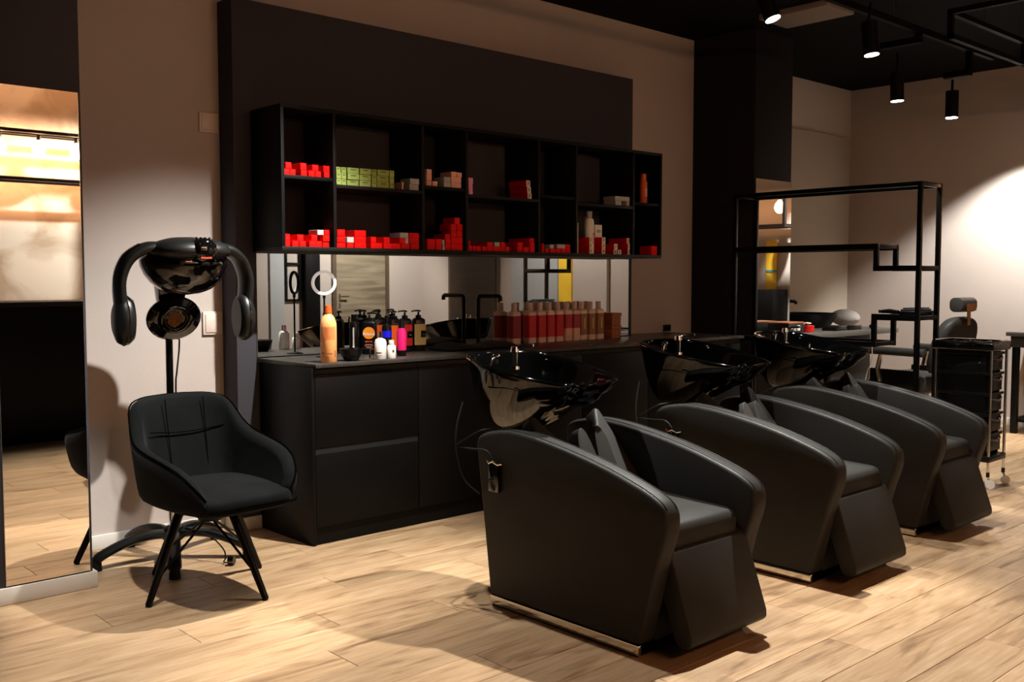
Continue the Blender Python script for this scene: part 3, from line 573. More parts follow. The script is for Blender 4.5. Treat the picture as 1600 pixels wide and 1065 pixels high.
# ------------------------------------------------------------------ black velvet armchair
def armchair():
    t = thing('armchair', 'black velvet bucket armchair with splayed metal legs under the hair dryer', 'chair', (1.877, 3.965, 0), math.radians(4))
    half = [(-.196, -.372, .462, .0), (-.226, -.345, .515, .012), (-.248, -.28, .57, .022), (-.262, -.18, .605, .03), (-.266, -.06, .628, .032), (-.258, .04, .652, .030), (-.240, .105, .70, .03), (-.205, .155, .785, .045), (-.15, .18, .812, .055), (-.07, .19, .818, .06)]
    full = half + [(0, .192, .820, .06)] + [(-x, y, h, f) for x, y, h, f in reversed(half)]
    pts = catmull([(a - .015, b, 0) for a, b, _, _ in full], 3); hs = catmull([(h, f, 0) for _, _, h, f in full], 3)
    rings = []; m = len(pts)
    for i, p in enumerate(pts):
        d = (pts[min(i + 1, m - 1)] - pts[max(i - 1, 0)]).normalized(); n = Vector((-d.y, d.x, 0))
        if n.dot(Vector((0, -.1, 0)) - p) < 0: n = -n
        h, f = hs[i].x, hs[i].y; th = .06; zb = .405; md = (zb + h) / 2
        sec = [(.055, .382), (.012, .40), (.0, .44), (-f * .45, md), (-f * .9, h - .03), (-f + .008, h - .006), (-f + th * .5, h), (-f + th - .008, h - .007), (-f + th + .002, h - .03), (th - f * .4, md), (th + .01, .44), (th + .03, .41)]
        rings.append([p + n * o + Vector((0, 0, z)) for o, z in sec])
    G().loft(rings).build('shell', M_VELV, t, ang=60, sub=1)
    out = catmull([(-.19, -.375, 0), (0, -.395, 0), (.19, -.375, 0), (.222, -.25, 0), (.215, -.02, 0), (.18, .10, 0), (0, .15, 0), (-.18, .10, 0), (-.215, -.02, 0), (-.222, -.25, 0)], 4, True)
    out = [q + Vector((-.015, 0, 0)) for q in out]; c = Vector((-.015, -.13, 0))
    rg = [[c + (q - c) * s_ + Vector((0, 0, z + .006 * math.cos(q.y * 6))) for q in out] for s_, z in ((.90, .382), (.985, .398), (1.0, .425), (.985, .448), (.93, .460), (.7, .468), (.35, .472), (.05, .473))]
    seat = G().loft(rg).build('seat', M_VELV, t, ang=60, sub=1)
    e = [c + (q - c) * 1.005 + Vector((0, 0, .408)) for q in out[-4:] + out[:14]]
    G().tube([Vector((-.205, -.36, .41)), Vector((-.19, -.381, .408)), Vector((-.1, -.395, .408)), Vector((0, -.40, .408)), Vector((.1, -.395, .408)), Vector((.19, -.381, .408)), Vector((.205, -.36, .41))], .004, 6).build('piping', M_VSEAM, seat)
    # piping along the outer top edge of the shell
    G().tube([r_[5] + Vector((0, 0, .001)) for r_ in rings], .0035, 6).build('piping', M_VSEAM, t)
    def back(x, z): return .190 - .30 * x * x * 1.4 - .0655 + .058 * max(0, (z - .44) / .38)
    for x in (-.085, .085):
        G().tube([(x * (1 + .15 * (z - .5)), back(x, z) - .001, z) for z in (.47, .52, .58, .64, .70, .76, .80)], .002, 6).build('seam', M_VSEAM, t)
    G().tube([(x, back(x, .655) - .001 - .25 * max(0, abs(x) - .13), .655 - .018 * math.cos(x * 8) + .018) for x in [k * .02 for k in range(-9, 10)]], .0022, 6).build('seam', M_VSEAM, t)
    G().cyl((0, -.03, .30), (0, -.03, .386), .05, .075, 20).build('swivel_hub', M_METAL, t)
    R = Matrix.Rotation(math.radians(-4), 3, 'Z')
    for fx, fy in ((-.296, -.084), (.095, -.323), (.297, .106), (-.095, .33)):
        f = R @ Vector((fx, fy, 0)); u = f.normalized(); hb = Vector((0, -.02, 0))
        top = u * .135 + Vector((0, 0, .372))
        l = G().cyl(f + Vector((0, 0, .006)), top, .0135, .019, 14).build('leg', M_METAL, t)
        G().cyl(f, f + Vector((0, 0, .007)) - u * .004, .013, n=14).build('foot_pad', M_RUBBER, l)
        G().tube([hb + Vector((0, 0, .378)), u * .06 + Vector((0, 0, .38)), top], .011, 6).build('bracket', M_METAL, t)
        G().tube([hb + Vector((0, 0, .335)), u * .05 + Vector((0, 0, .338)), u * .145 + Vector((0, 0, .345))], .010, 6).build('bracket', M_METAL, t)
        G().tube([hb + Vector((0, 0, .315)), f * .78 + Vector((0, 0, .118))], .0055, 6).build('stay', M_METAL, t)
    return t
armchair()

# ------------------------------------------------------------------ hood dryer on a pole
def dryer():
    t = thing('hood_dryer', 'black salon hood dryer with two curved arm pads on a pole', 'hair dryer', (1.96, 4.5, 0))
    b = G().lathe([(.0, .095), (.05, .095), (.055, .12), (.045, .145), (.028, .155), (.0, .156)], n=20).build('base_hub', M_PLAST, t)
    for k in range(5):
        a = math.radians(175 + 72 * k); u = Vector((math.cos(a), math.sin(a), 0)); rr = .35 if k != 4 else .34
        pts = [u * q + Vector((0, 0, z)) for q, z in ((.03, .118), (.10, .124), (.18, .116), (.26, .092), (rr - .02, .062), (rr, .046))]
        l = G().tube(catmull(pts, 3), .030, 10, ry=.022, up=(0, 0, 1)).build('base_leg', M_PLAST, t)
        G().cyl(u * rr + Vector((0, 0, .0)), u * rr + Vector((0, 0, .055)), .026, .022, 14).build('foot', M_RUBBER, l)
    G().cyl((0, 0, .15), (0, 0, .62), .019, n=18).build('lower_pole', M_CHROME, t)
    G().cyl((0, 0, .58), (0, 0, 1.30), .0165, n=18).build('upper_pole', M_GLOSS, t)
    G().cyl((0, 0, .6), (0, 0, .66), .024, n=18).build('height_clamp', M_PLAST, t)
    G().tube(catmull([(.02, .03, 1.27), (.045, .02, 1.18), (.05, .0, 1.02), (.03, -.01, .88), (.028, .0, .8), (.03, .01, .4), (.03, .0, .16)], 4), .004, 6).build('cable', M_RUBBER, t)
    G().tube(catmull([(.03, -.03, .15), (.10, -.16, .12), (.13, -.24, .07), (.135, -.26, .03), (.12, -.27, .012), (.14, -.30, .012)], 4), .0035, 6).build('plug_cable', M_RUBBER, t)
    G().cyl((.135, -.295, .024), (.15, -.315, .024), .022, .018, 12).build('plug', M_GLOSS, t)
    # rear fan disc, facing the sitter
    D = Matrix.Rotation(math.radians(90 + 14), 3, 'X')
    def tilt(g, c): g.v = [tuple(D @ Vector(v) + Vector(c)) for v in g.v]; return g
    c = (.005, -.045, 1.135)
    fan = tilt(G().lathe([(.0, -.05), (.06, -.05), (.11, -.032), (.13, -.004), (.131, .004), (.122, .013), (.085, .020), (.078, .016), (.0, .012)], n=36, sy=.80), c).build('fan_housing', M_GLOSS, t)
    tilt(G().tube([Vector((.066 * math.cos(2 * PI * k / 32), .060 * math.sin(2 * PI * k / 32), .021)) for k in range(32)], .006, 8, close=True), c).build('fan_ring', M_GLOSS, fan)
    tilt(G().tube([Vector((.052 * math.cos(2 * PI * k / 32), .047 * math.sin(2 * PI * k / 32), .022)) for k in range(32)], .0035, 8, close=True), c).build('fan_ring', M_MATT, fan)
    g = G()
    for i in range(-5, 6):
        for j in range(-5, 6):
            x = (i + (j % 2) * .5) * .0085; y = j * .0074
            if x * x + y * y < .038 ** 2: g.cyl((x, y, .0165), (x, y, .019), .0034, n=6)
    gr = tilt(g, c).build('fan_grille', M_COPPER, fan); gr['kind'] = 'stuff'  # copper dots stand in for the lit wall behind the holes
    G().loft([[(-.06, -.04, 1.21), (.06, -.04, 1.21), (.06, -.0, 1.21), (-.06, .0, 1.21)], [(-.07, -.07, 1.29), (.07, -.07, 1.29), (.07, .0, 1.29), (-.07, .0, 1.29)]]).build('neck', M_GLOSS, t, bevel=.006)
    # upper heater dish and hood body
    dish = G(); rg = []
    for s_, z in ((.08, 1.243), (.36, 1.25), (.58, 1.270), (.77, 1.30), (.9, 1.335), (.98, 1.372), (1., 1.40), (.88, 1.43)):
        rg.append([(.025 + .205 * s_ * math.cos(2 * PI * k / 32), -.13 + .15 * s_ * math.sin(2 * PI * k / 32), z) for k in range(32)])
    dish.loft(rg).build('heater_dish', M_GLOSS, t, ang=60)
    body = G(); rg = []
    for k in range(15):
        u = -1 + 2 * k / 14; w = math.sqrt(max(.02, 1 - abs(u) ** 2.6))
        rg.append([(.02 + .185 * u, -.20 + .135 * w * math.cos(2 * PI * q / 20), 1.437 + .058 * w * math.sin(2 * PI * q / 20) * (1.15 if math.sin(2 * PI * q / 20) > 0 else .7)) for q in range(20)])
    bo = body.loft(rg).build('hood_body', M_MATT, t, ang=60)
    rg = []
    for s_, y in ((.5, -.20), (.9, -.22), (1., -.26), (.98, -.30), (.86, -.335), (.5, -.345)):
        rg.append([(.035 + .058 * s_ * math.cos(2 * PI * k / 24), y, 1.445 + .055 * s_ * math.sin(2 * PI * k / 24)) for k in range(24)])
    co = G().loft(rg).build('control_console', M_GLOSS, bo, ang=60)
    G().box(.005, -.3425, 1.405, .055, -.340, 1.412).build('display', pbr('display_red', (150, 40, 20), .4, emit=((.9, .12, .03), .6)), co)
    for k in range(4): G().cyl((.0 + k * .02, -.31, 1.482), (.0 + k * .02, -.31, 1.50), .0045, n=8).build('button', M_GLOSS, bo)
    for s_ in (-1, 1):
        P_ = [(.02 + s_ * .14, -.18, 1.455), (.02 + s_ * .20, -.17, 1.448), (.02 + s_ * .265, -.155, 1.40), (.02 + s_ * .300, -.145, 1.31), (.02 + s_ * .295, -.14, 1.20)]
        G().tube(catmull(P_, 5), [.055] * 21, 12, ry=.027, up=(0, 1, 0) if False else (s_ * .5, 0, 1)).build('arm', M_MATT, t, ang=60)
        G().tube([Vector(p) + Vector((s_ * .016, 0, .014)) for p in catmull(P_[1:], 5)], .030, 10, ry=.012, up=(s_ * .5, 0, 1)).build('arm_cover', M_GLOSS, t, ang=60)
        pad = G(); rg = []
        for q, w in ((-.034, .6), (-.03, .86), (-.014, .98), (.006, 1.), (.026, .9), (.04, .6)):
            rg.append([(.02 + s_ * (.285 + q), -.145 + .074 * w * math.cos(2 * PI * k / 24), 1.135 + .112 * w * math.sin(2 * PI * k / 24)) for k in range(24)])
        pd = pad.loft(rg).build('ear_pad', M_MATT, t, ang=60)
        G().loft([[(.02 + s_ * q, -.145 + .05 * w * math.cos(2 * PI * k / 24), 1.135 + .092 * w * math.sin(2 * PI * k / 24)) for k in range(24)] for q, w in ((.2485, 1.), (.2525, .9))]).build('heater_face', M_PLAST, pd)
        G().tube([(.02 + s_ * .287, -.145 + .0745 * math.cos(2 * PI * k / 24), 1.135 + .1125 * math.sin(2 * PI * k / 24)) for k in range(24)], .002, 6, close=True).build('parting_line', M_GLOSS, pd)
    return t
dryer()

# ------------------------------------------------------------------ shampoo chairs with basins
def shampoo_chair():
    O = (2.915, 2.56, 0)
    t = thing('shampoo_chair', '', 'shampoo chair', O, 0, 'row of shampoo chairs with basins')
    prof = [(2.978, .043), (3.012, .30), (3.035, .46), (3.052, .58), (3.062, .645), (3.045, .680), (2.99, .703), (2.88, .720), (2.77, .716), (2.66, .703), (2.50, .676), (2.34, .640), (2.20, .598), (2.13, .570), (2.095, .545), (2.080, .51), (2.083, .45), (2.112, .36), (2.15, .21), (2.194, .043)]
    prof = prof[:4] + [(p.x, p.y) for p in catmull([(q[0], q[1], 0) for q in prof[4:18]], 3)] + prof[18:]
    for a, b in ((2.612, 2.700), (3.130, 3.218)):
        arm = G(O).prism(prof, 'x', a, b).build('armrest_panel', M_LEATH, t, bevel=.016, seg=3, ang=40)
        for x in (a + .018, b - .018):
            G(O).tube([(x, q[0], q[1] + .0004) for q in prof[8:36]], .0024, 5).build('seam', M_SEAM, arm)
    G(O).box(2.7002, 2.19, .043, 3.1298, 2.98, .33).build('base_body', M_LEATH, t, bevel=.006)
    for a, b in ((2.614, 2.632), (3.198, 3.216)): G(O).box(a, 2.196, .008, b, 2.976, .0425).build('steel_plinth', M_STEEL, t, bevel=.001)
    G(O).box(2.633, 2.26, .008, 3.197, 2.95, .0425).build('base_frame', M_RUBBER, t)
    G(O).box(2.622, 2.205, .0005, 3.208, 2.968, .0079).build('plinth_shadow_strip', M_RUBBER, t)  # black strip put in as the contact shadow line under the plinth
    rg = []
    for z, s_ in ((.331, .97), (.345, 1.), (.43, 1.), (.452, .975), (.462, .92), (.466, .6)):
        rg.append([(2.915 + x * s_, 2.43 + y * s_, z - .03 * max(0, (2.3 - (2.43 + y * s_))) + (.012 if y > .2 else 0)) for x, y in rrect(.2125, .292, .035, 4)])
    G(O).loft(rg).build('seat_cushion', M_LEATH, t, ang=45)
    lp = [(2.190, .372), (2.155, .385), (2.125, .372), (2.028, .095), (2.026, .068), (2.045, .050), (2.075, .046), (2.100, .060), (2.188, .30)]
    lr = G(O).prism(lp, 'x', 2.694, 3.150).build('leg_rest', M_LEATH, t, bevel=.008, ang=40)
    # backrest: two tall wings and two low lobes, leaning back
    def slab(name, pts, th, y0=2.70, z0=.44, ang_=33):
        ca, sa = math.sin(math.radians(ang_)), math.cos(math.radians(ang_))
        g = G(O); f = []; bk = []
        for x, q in pts:
            f.append((2.915 + x, y0 + q * ca, z0 + q * sa)); bk.append((2.915 + x, y0 + q * ca + th * sa, z0 + q * sa - th * ca))
        return g.loft([f, bk]).build(name, M_LEATH, t, bevel=.014, seg=3, ang=40)
    def sm(p): return [(v.x, v.y) for v in catmull([(a, b, 0) for a, b in p], 4, True)]
    hb = [(.030, .19), (.085, .285), (.145, .38), (.170, .43), (.188, .446), (.205, .43), (.2115, .30), (.2115, -.02)]
    slab('backrest', [(0, .135)] + hb + [(-x, q) for x, q in reversed(hb)], .07, 2.563, .44, 41)
    lobe = [(.092, -.02), (.090, .14), (.080, .205), (.052, .245), (.026, .225), (.008, .15), (.002, .08), (.002, -.02)]
    slab('neck_pad', sm(lobe), .055, 2.615, .5, 24); slab('neck_pad', sm([(-x, q) for x, q in reversed(lobe)]), .055, 2.615, .5, 24)
    # ceramic basin
    def zr(y): return .893 + (y - 2.63) * .158
    hf = [(.06, 2.735), (.105, 2.705), (.155, 2.70), (.195, 2.755), (.230, 2.84), (.250, 2.94), (.256, 3.05), (.240, 3.16), (.195, 3.25), (.11, 3.285)]
    out = [(0, 2.75)] + hf + [(0, 3.295)] + [(-x, y) for x, y in reversed(hf)]
    ol = catmull([(a, b, 0) for a, b in out], 3, True)
    rg = []
    for s_, cy, z in ((.10, 3.16, .665), (.26, 3.15, .672), (.42, 3.12, .70), (.60, 3.08, .755), (.78, 3.03, .82), (.92, 2.99, None), (1., 2.97, None), (1.003, 2.97, None), (.985, 2.97, None), (.955, 2.97, None), (.90, 2.975, None), (.80, 2.985, None), (.66, 3.0, .80), (.45, 3.03, .765), (.2, 3.05, .752), (.03, 3.05, .75)):
        i = len(rg); r_ = []
        for p in ol:
            y = cy + (p.y - 2.97) * s_; x = 2.915 + p.x * s_
            lip = zr(2.97 + (p.y - 2.97)) - (.035 * max(0, 1 - abs(p.x) / .10) if p.y < 2.75 else 0)
            if z is not None: zz = z + (lip - .946) * .3 * s_
            else: zz = lip + {5: -.055, 6: -.012, 7: -.003, 8: .004, 9: .001, 10: -.02, 11: -.09}[i]
            r_.append((x, y, zz))
        rg.append(r_)
    ba = G(O).loft(rg).build('basin', M_CERAM, t, ang=60, sub=1)
    G(O).cyl((2.915, 3.05, .7515), (2.915, 3.05, .757), .028, n=20).build('drain', M_CHROME, ba)
    g = G(O).cyl((2.925, 3.165, .93), (2.925, 3.165, 1.005), .016, .014, 16); g.cyl((2.925, 3.165, 1.0), (2.925, 3.165, 1.022), .02, .017, 16); g.tube([(2.925, 3.165, 1.012), (2.945, 3.13, 1.026), (2.965, 3.09, 1.03)], .0065, 8); g.cyl((2.925, 3.165, .925), (2.925, 3.165, .938), .026, .024, 16)
    g.build('mixer_tap', M_CHROME, ba)
    g = G(O).tube(catmull([(2.74, 3.12, .952), (2.76, 3.13, .972), (2.79, 3.15, .985), (2.825, 3.17, .984)], 4), [.006] * 6 + [.009] * 4 + [.015] * 3, 10); g.cyl((2.828, 3.175, .955), (2.828, 3.175, .985), .014, .018, 12)
    g.build('hand_shower', M_CHROME, ba)
    G(O).loft([[(2.915 + x, cy + y, z) for x, y in rrect(a_, b_, .03, 4)] for z, cy, a_, b_ in ((.34, 2.90, .10, .07), (.50, 2.93, .095, .07), (.62, 3.04, .085, .07), (.70, 3.12, .075, .07))]).build('basin_support', M_PLAST, t)
    # hand control holder and leads on the outer side panel
    hd = G(O).box(2.594, 2.905, .47, 2.6118, 2.965, .585).build('control_holder', M_GLOSS, t, bevel=.004)
    G(O).tube([(2.600, 2.888, .588), (2.596, 2.91, .582), (2.592, 2.935, .592), (2.596, 2.962, .582), (2.600, 2.98, .59)], .004, 8).build('holder_clip', M_CHROME, hd)
    G(O).tube(catmull([(2.70, 3.01, .70), (2.62, 3.03, .705), (2.58, 3.10, .66), (2.57, 3.13, .635), (2.585, 3.06, .63), (2.60, 2.985, .63), (2.606, 2.95, .60)], 5), .0035, 6).build('control_lead', M_RUBBER, t)
    G(O).tube(catmull([(2.66, 3.20, .80), (2.60, 3.17, .70), (2.575, 3.14, .60), (2.58, 3.10, .50), (2.62, 3.045, .44)], 5), .004, 6).build('shower_hose', M_RUBBER, t)
    return t
LB = ['nearest black leather shampoo chair with glossy basin, in the foreground', 'middle black leather shampoo chair with glossy basin', 'furthest black leather shampoo chair with glossy basin beside the trolley']
c1 = shampoo_chair(); c1['label'] = LB[0]
for k, (dx, dy) in enumerate(((1.188, .04), (2.288, .10))):
    c = copy_tree(c1); c.location = (2.915 + dx, 2.56 + dy, 0); c['label'] = LB[k + 1]

# ------------------------------------------------------------------ black metal frame divider
def frame_shelf():
    O = (6.31, 3.6, 0); xa, xb, ya, yb, s_ = 6.165, 6.46, 2.90, 4.315, .028
    t = thing('metal_frame_shelf', 'tall open black metal frame shelf standing between the basins and styling area', 'shelf', O)
    def bar(n, *a): return G(O).box(*a).build(n, M_METAL, t, bevel=.0015)
    for x in (xa, xb - s_):
        bar('post', x, ya, .0005, x + s_, ya + s_, 1.93); bar('post', x, yb - s_, .0005, x + s_, yb, 1.93)
        bar('rail', x, ya + s_, 1.93 - s_, x + s_, yb - s_, 1.93)
        bar('rail', x, 3.185, 1.545 - s_ - .012, x + s_, yb - s_, 1.545)
        bar('rail', x, ya + s_, 1.365, x + s_, 3.215, 1.40)
        bar('upright', x, 3.185, 1.40, x + s_, 3.215, 1.505)
        bar('rail', x, ya + s_, 1.045, x + s_, 3.22, 1.085)
        bar('upright', x, 3.19, .90, x + s_, 3.22, 1.045)
        bar('rail', x, 3.19, .865, x + s_, yb - s_, .90)
        bar('rail', x, ya + s_, .10, x + s_, yb - s_, .13)
    for y in (ya, yb - s_):
        for z in (1.93 - s_, 1.37, 1.05, .10): 
            if y > 3 and z in (1.37, 1.05): continue
            bar('cross_rail', xa + s_, y, z, xb - s_, y + s_, z + s_)
    for y, z in ((3.186, 1.515), (3.186, 1.37), (3.191, 1.05), (3.191, .87)): bar('cross_rail', xa + s_, y, z, xb - s_, y + .028, z + .028)
    return t
frame_shelf()
for lb, (x, y, z, w, d, h) in (('black hairdressing clipper lying on the metal frame shelf', (6.30, 3.06, 1.0855, .05, .15, .035)), ('black folded tool case on the metal frame shelf beside the post', (6.33, 2.965, 1.0855, .16, .07, .05))):
    pass

# ------------------------------------------------------------------ trolley
def trolley():
    O = (6.49, 2.70, 0); x0, x1, y0, y1 = 6.375, 6.605, 2.53, 2.875
    t = thing('salon_trolley', 'black five-drawer salon trolley on clear castors beside the last shampoo chair', 'trolley', O)
    tp = G(O).box(x0 - .022, y0 - .022, .865, x1 + .022, y1 + .022, .915).build('tray_top', M_GLOSS, t, bevel=.01, seg=3)
    G(O).tube([(x0 - .016, y0 - .016, .918), (x1 + .016, y0 - .016, .918), (x1 + .016, y1 + .016, .918), (x0 - .016, y1 + .016, .918)], .007, 8, close=True).build('tray_rim', M_GLOSS, tp)
    for q in range(2): G(O).tube([(6.49 + .05 * math.cos(2 * PI * k / 24), 2.63 + q * .13 + .05 * math.sin(2 * PI * k / 24), .917) for k in range(24)], .004, 6, close=True).build('cup_ring', M_GLOSS, tp)
    G(O).box(x0 + .006, y0 + .03, .20, x0 + .014, y1 - .01, .864).build('side_panel', M_GLOSS, t); G(O).box(x1 - .014, y0 + .03, .20, x1 - .006, y1 - .01, .864).build('side_panel', M_GLOSS, t)
    for y in (2.60, 2.81): G(O).cyl((x0 + .0062, y, .79), (x0 + .002, y, .79), .007, n=12).build('rivet', M_CHROME, t)
    for q in range(5):
        z = .225 + q * .128
        d = G(O).box(x0 + .016, y0 + .012, z, x1 - .016, y1 - .02, z + .098).build('drawer', M_PLAST, t, bevel=.006)
        G(O).tube([(x0 + .03, y0 + .012, z + .082), (6.49, y0 - .008, z + .068), (x1 - .03, y0 + .012, z + .082)], .009, 8, ry=.005).build('drawer_lip', M_GLOSS, d)
        G(O).box(x0, y0 + .006, z + .100, x1, y1 - .012, z + .118).build('runner_frame', M_PLAST, t, bevel=.003)
    G(O).box(x0 - .016, y0 - .014, .165, x1 + .016, y1 + .014, .205).build('bottom_frame', M_PLAST, t, bevel=.008)
    for x in (x0 - .004, x1 + .004):
        for y in (y0 - .002, y1 + .002):
            p = G(O).cyl((x, y, .085), (x, y, .866), .009, n=12).build('post', M_CHROME, t)
            G(O).cyl((x, y, .075), (x, y, .105), .011, n=12).build('ferrule', M_PLAST, p)
            G(O).tube([(x, y, .078), (x + .008, y - .004, .066), (x + .014, y - .008, .03)], .008, 8).build('castor_fork', M_STEEL, p)
            G(O).cyl((x + .002, y - .016, .0285), (x + .024, y - .002, .0285), .028, n=20).build('castor_wheel', pbr('castor_clear', (220, 220, 216), .2) if 'castor_clear' not in MATS else MATS['castor_clear'], p)
trolley()

# ------------------------------------------------------------------ barber chair by the far wall
def barber():
    O = (7.78, 3.62, 0)
    t = thing('barber_chair', 'black barber chair with headrest seen from behind near the white wall', 'barber chair', O, math.radians(-8))
    g = G(); rg = []
    for y, z, w, th in ((-.20, .56, .22, .05), (-.22, .66, .245, .055), (-.25, .78, .25, .06), (-.285, .90, .235, .06), (-.305, .97, .20, .055), (-.315, 1.01, .14, .045), (-.32, 1.025, .05, .02)):
        rg.append([(x, y + q, z) for x, q in rrect(w, th, min(th * .9, w * .9), 4)])
    g.loft(rg).build('backrest', M_LEATH, t, ang=50, sub=1)
    hr = G().loft([[(x, -.335 + y, 1.115 + z) for y, z in rrect(.055, .055, .04, 4)] for x in (-.10, -.095, .095, .10)]).build('headrest', M_LEATH, t, bevel=.01, ang=50)
    G().box(-.055, -.397, 1.07, .075, -.391, 1.125).build('headrest_plate', M_COPPER, hr); G().box(-.02, -.385, .96, .02, -.378, 1.075).build('headrest_bracket', M_COPPER, hr)
    G().box(-.27, -.17, .42, .27, .30, .56).build('seat', M_LEATH, t, bevel=.03, seg=3)
    for s_ in (-1, 1):
        a = G().loft([[(s_ * .31 + x, y, .745 + z) for x, z in rrect(.035, .032, .028, 4)] for y in (-.22, -.20, .24, .27)]).build('armrest', M_LEATH, t, bevel=.006)
        G().tube([(s_ * .31, .16, .72), (s_ * .31, .19, .60), (s_ * .30, .17, .50)], .02, 8).build('arm_support', M_CHROME, a)
        G().tube([(s_ * .31, -.16, .72), (s_ * .30, -.15, .55)], .02, 8).build('arm_support', M_CHROME, a)
        G().box(s_ * .28 - .012, -.16, .44, s_ * .28 + .012, .28, .60).build('side_plate', M_PLAST, t, bevel=.01)
    G().loft([[(x, .30, .16), (x, .34, .16), (x, .36, .50), (x, .30, .50)] for x in (-.19, .19)]).build('leg_rest', M_LEATH, t, bevel=.01)
    f = G().box(-.2, .30, .10, .2, .52, .125).build('footrest', M_CHROME, t, bevel=.006); G().box(-.18, .32, .1255, .18, .50, .129).build('tread', M_RUBBER, f)
    G().lathe([(.0, .05), (.07, .05), (.06, .3), (.055, .415), (.0, .415)]).build('hydraulic_column', M_CHROME, t)
    G().lathe([(.0, .0005), (.30, .0005), (.31, .01), (.29, .03), (.1, .05), (.0, .052)], n=40).build('base_plate', M_CHROME, t)
barber()

# ------------------------------------------------------------------ styling desk by the column, with basin and clutter
O = (7.4, 4.3, 0); DZ = .90
t = thing('styling_desk', 'grey-topped styling desk along the back wall behind the metal frame', 'desk', O)
G(O).prism([(6.52, 3.99), (8.12, 3.99), (8.12, 5.06), (6.96, 5.06), (6.96, 4.305), (6.52, 4.305)], 'z', DZ - .04, DZ).build('desk_top', M_GREYTOP, t, bevel=.002)
G(O).box(7.15, 4.20, .0005, 8.02, 5.06, DZ - .0405).build('cabinet_body', M_DESK, t, bevel=.002)
G(O).box(7.16, 4.185, .08, 7.58, 4.1995, DZ - .06).build('door', M_DESK, t, bevel=.002); G(O).box(7.59, 4.185, .08, 8.01, 4.1995, DZ - .06).build('door', M_DESK, t, bevel=.002)
for x in (6.56, 7.05): G(O).box(x, 4.03, .0005, x + .035, 4.065, DZ - .0405).build('leg', M_METAL, t)
DT = DZ + .0005
t = thing('vessel_sink', 'round black vessel sink on the styling desk', 'sink', (7.62, 4.55, DT))
G().lathe([(.0, .0), (.16, .0), (.18, .01), (.228, .09), (.236, .118), (.229, .122), (.22, .112), (.17, .03), (.0, .022)], n=40).build('bowl', M_PLAST, t)
G().cyl((0, 0, .0225), (0, 0, .03), .03, n=20).build('drain', M_CHROME, t)
t = thing('desk_tap', 'tall black tap beside the vessel sink on the styling desk', 'tap', (7.32, 4.68, DT))
G().cyl((0, 0, 0), (0, 0, .30), .022, n=16).build('column', M_METAL, t); G().cyl((0, 0, 0), (0, 0, .01), .03, n=16).build('flange', M_METAL, t)
G().tube([(0, 0, .225), (.10, -.07, .225), (.135, -.095, .222), (.15, -.105, .205)], .014, 10).build('spout', M_METAL, t)
G().box(-.02, -.02, .302, .11, .02, .312).build('lever', M_METAL, t, bevel=.002)
t = thing('towel_roll', 'white rolled towel on the desk right of the sink', 'towel', (8.00, 4.42, DT), 1.1)
rg = []
for k in range(11):
    u = -1 + .2 * k; w = math.sqrt(max(.04, 1 - u * u))
    rg.append([(.19 * u, .085 * w * math.cos(2 * PI * q / 16), .076 + .075 * w * math.sin(2 * PI * q / 16)) for q in range(16)])
G().loft(rg).build('towel_body', M_TOWELW, t, sub=1); G().tube([(-.1, -.072, .09), (0, -.086, .095), (.1, -.072, .09)], .004, 6).build('fold_edge', M_TOWELW, t)
t = thing('display_carton', 'dark box with reddish top and white labels before the column mirror', 'box', (6.70, 4.19, DT), math.radians(6))
G().box(-.13, -.085, 0, .13, .085, .075).build('carton', M_INK, t, bevel=.002); G().box(-.131, -.086, .0752, .131, .086, .084).build('lid', M_BROWN, t, bevel=.002)
G().box(.02, -.0862, .02, .062, -.0852, .06).build('white_label', M_WHITE, t); G().box(-.09, -.0862, .035, -.055, -.0852, .05).build('white_label', M_WHITE, t); G().box(-.04, -.0862, .02, .0, -.0852, .05).build('grey_label', M_SILV, t)
G().box(.030, -.0868, .028, .052, -.0863, .034).build('printed_mark', M_INK, t); G().box(.030, -.0868, .040, .052, -.0863, .052).build('printed_mark', M_SILV, t)
t = thing('red_tin', 'round red tin with small coloured brushes on the styling desk', 'tin', (6.935, 4.16, DT))
G().lathe([(.0, 0), (.06, 0), (.062, .004), (.062, .035), (.06, .036)], n=24).build('tin', pbr('tin_red', (214, 26, 22), .35), t); G().lathe([(.0605, .0365), (.064, .0365), (.064, .05), (.0, .052)], n=24).build('lid', MATS['tin_red'], t)
for k, (c_, x, y, L_, a) in enumerate((((236, 176, 40), .01, .01, .16, .2), ((60, 60, 170), -.03, -.02, .09, .9), ((230, 220, 180), .06, .03, .15, .1))):
    b_ = thing('hair_clip', ['yellow hair clip lying on the red tin', 'violet hair clip lying on the red tin', 'cream handled brush lying across the red tin'][k], 'hair clip', (6.935 + x, 4.16 + y, DT + .0525), a)
    G().tube([(-L_ / 2, 0, .009), (0, 0, .012), (L_ / 2, 0, .009)], [.006, .009, .005], 8).build('clip_body', pbr('clip_%d' % k, c_, .4), b_)
    G().box(-L_ / 2, -.004, .0005, L_ * .2, .004, .0035).build('clip_jaw', M_PLAST, b_)
for k, (lb, x, y, rz) in enumerate((('black flat product case on the desk front, left one', 7.30, 4.12, .06), ('black flat product case on the desk front, right one', 7.52, 4.12, -.03))):
    b_ = thing('flat_case', lb, 'case', (x, y, DT), rz, 'flat cases on the desk front')
    G().box(-.10, -.06, 0, .10, .06, .024).build('case_base', M_PLAST, b_, bevel=.003); G().box(-.10, -.06, .0243, .10, .06, .036).build('case_lid', M_GLOSS, b_, bevel=.003)
t = thing('hair_clipper', 'black hair clipper lying at the right end of the desk front', 'clipper', (7.88, 4.10, DT), .3)
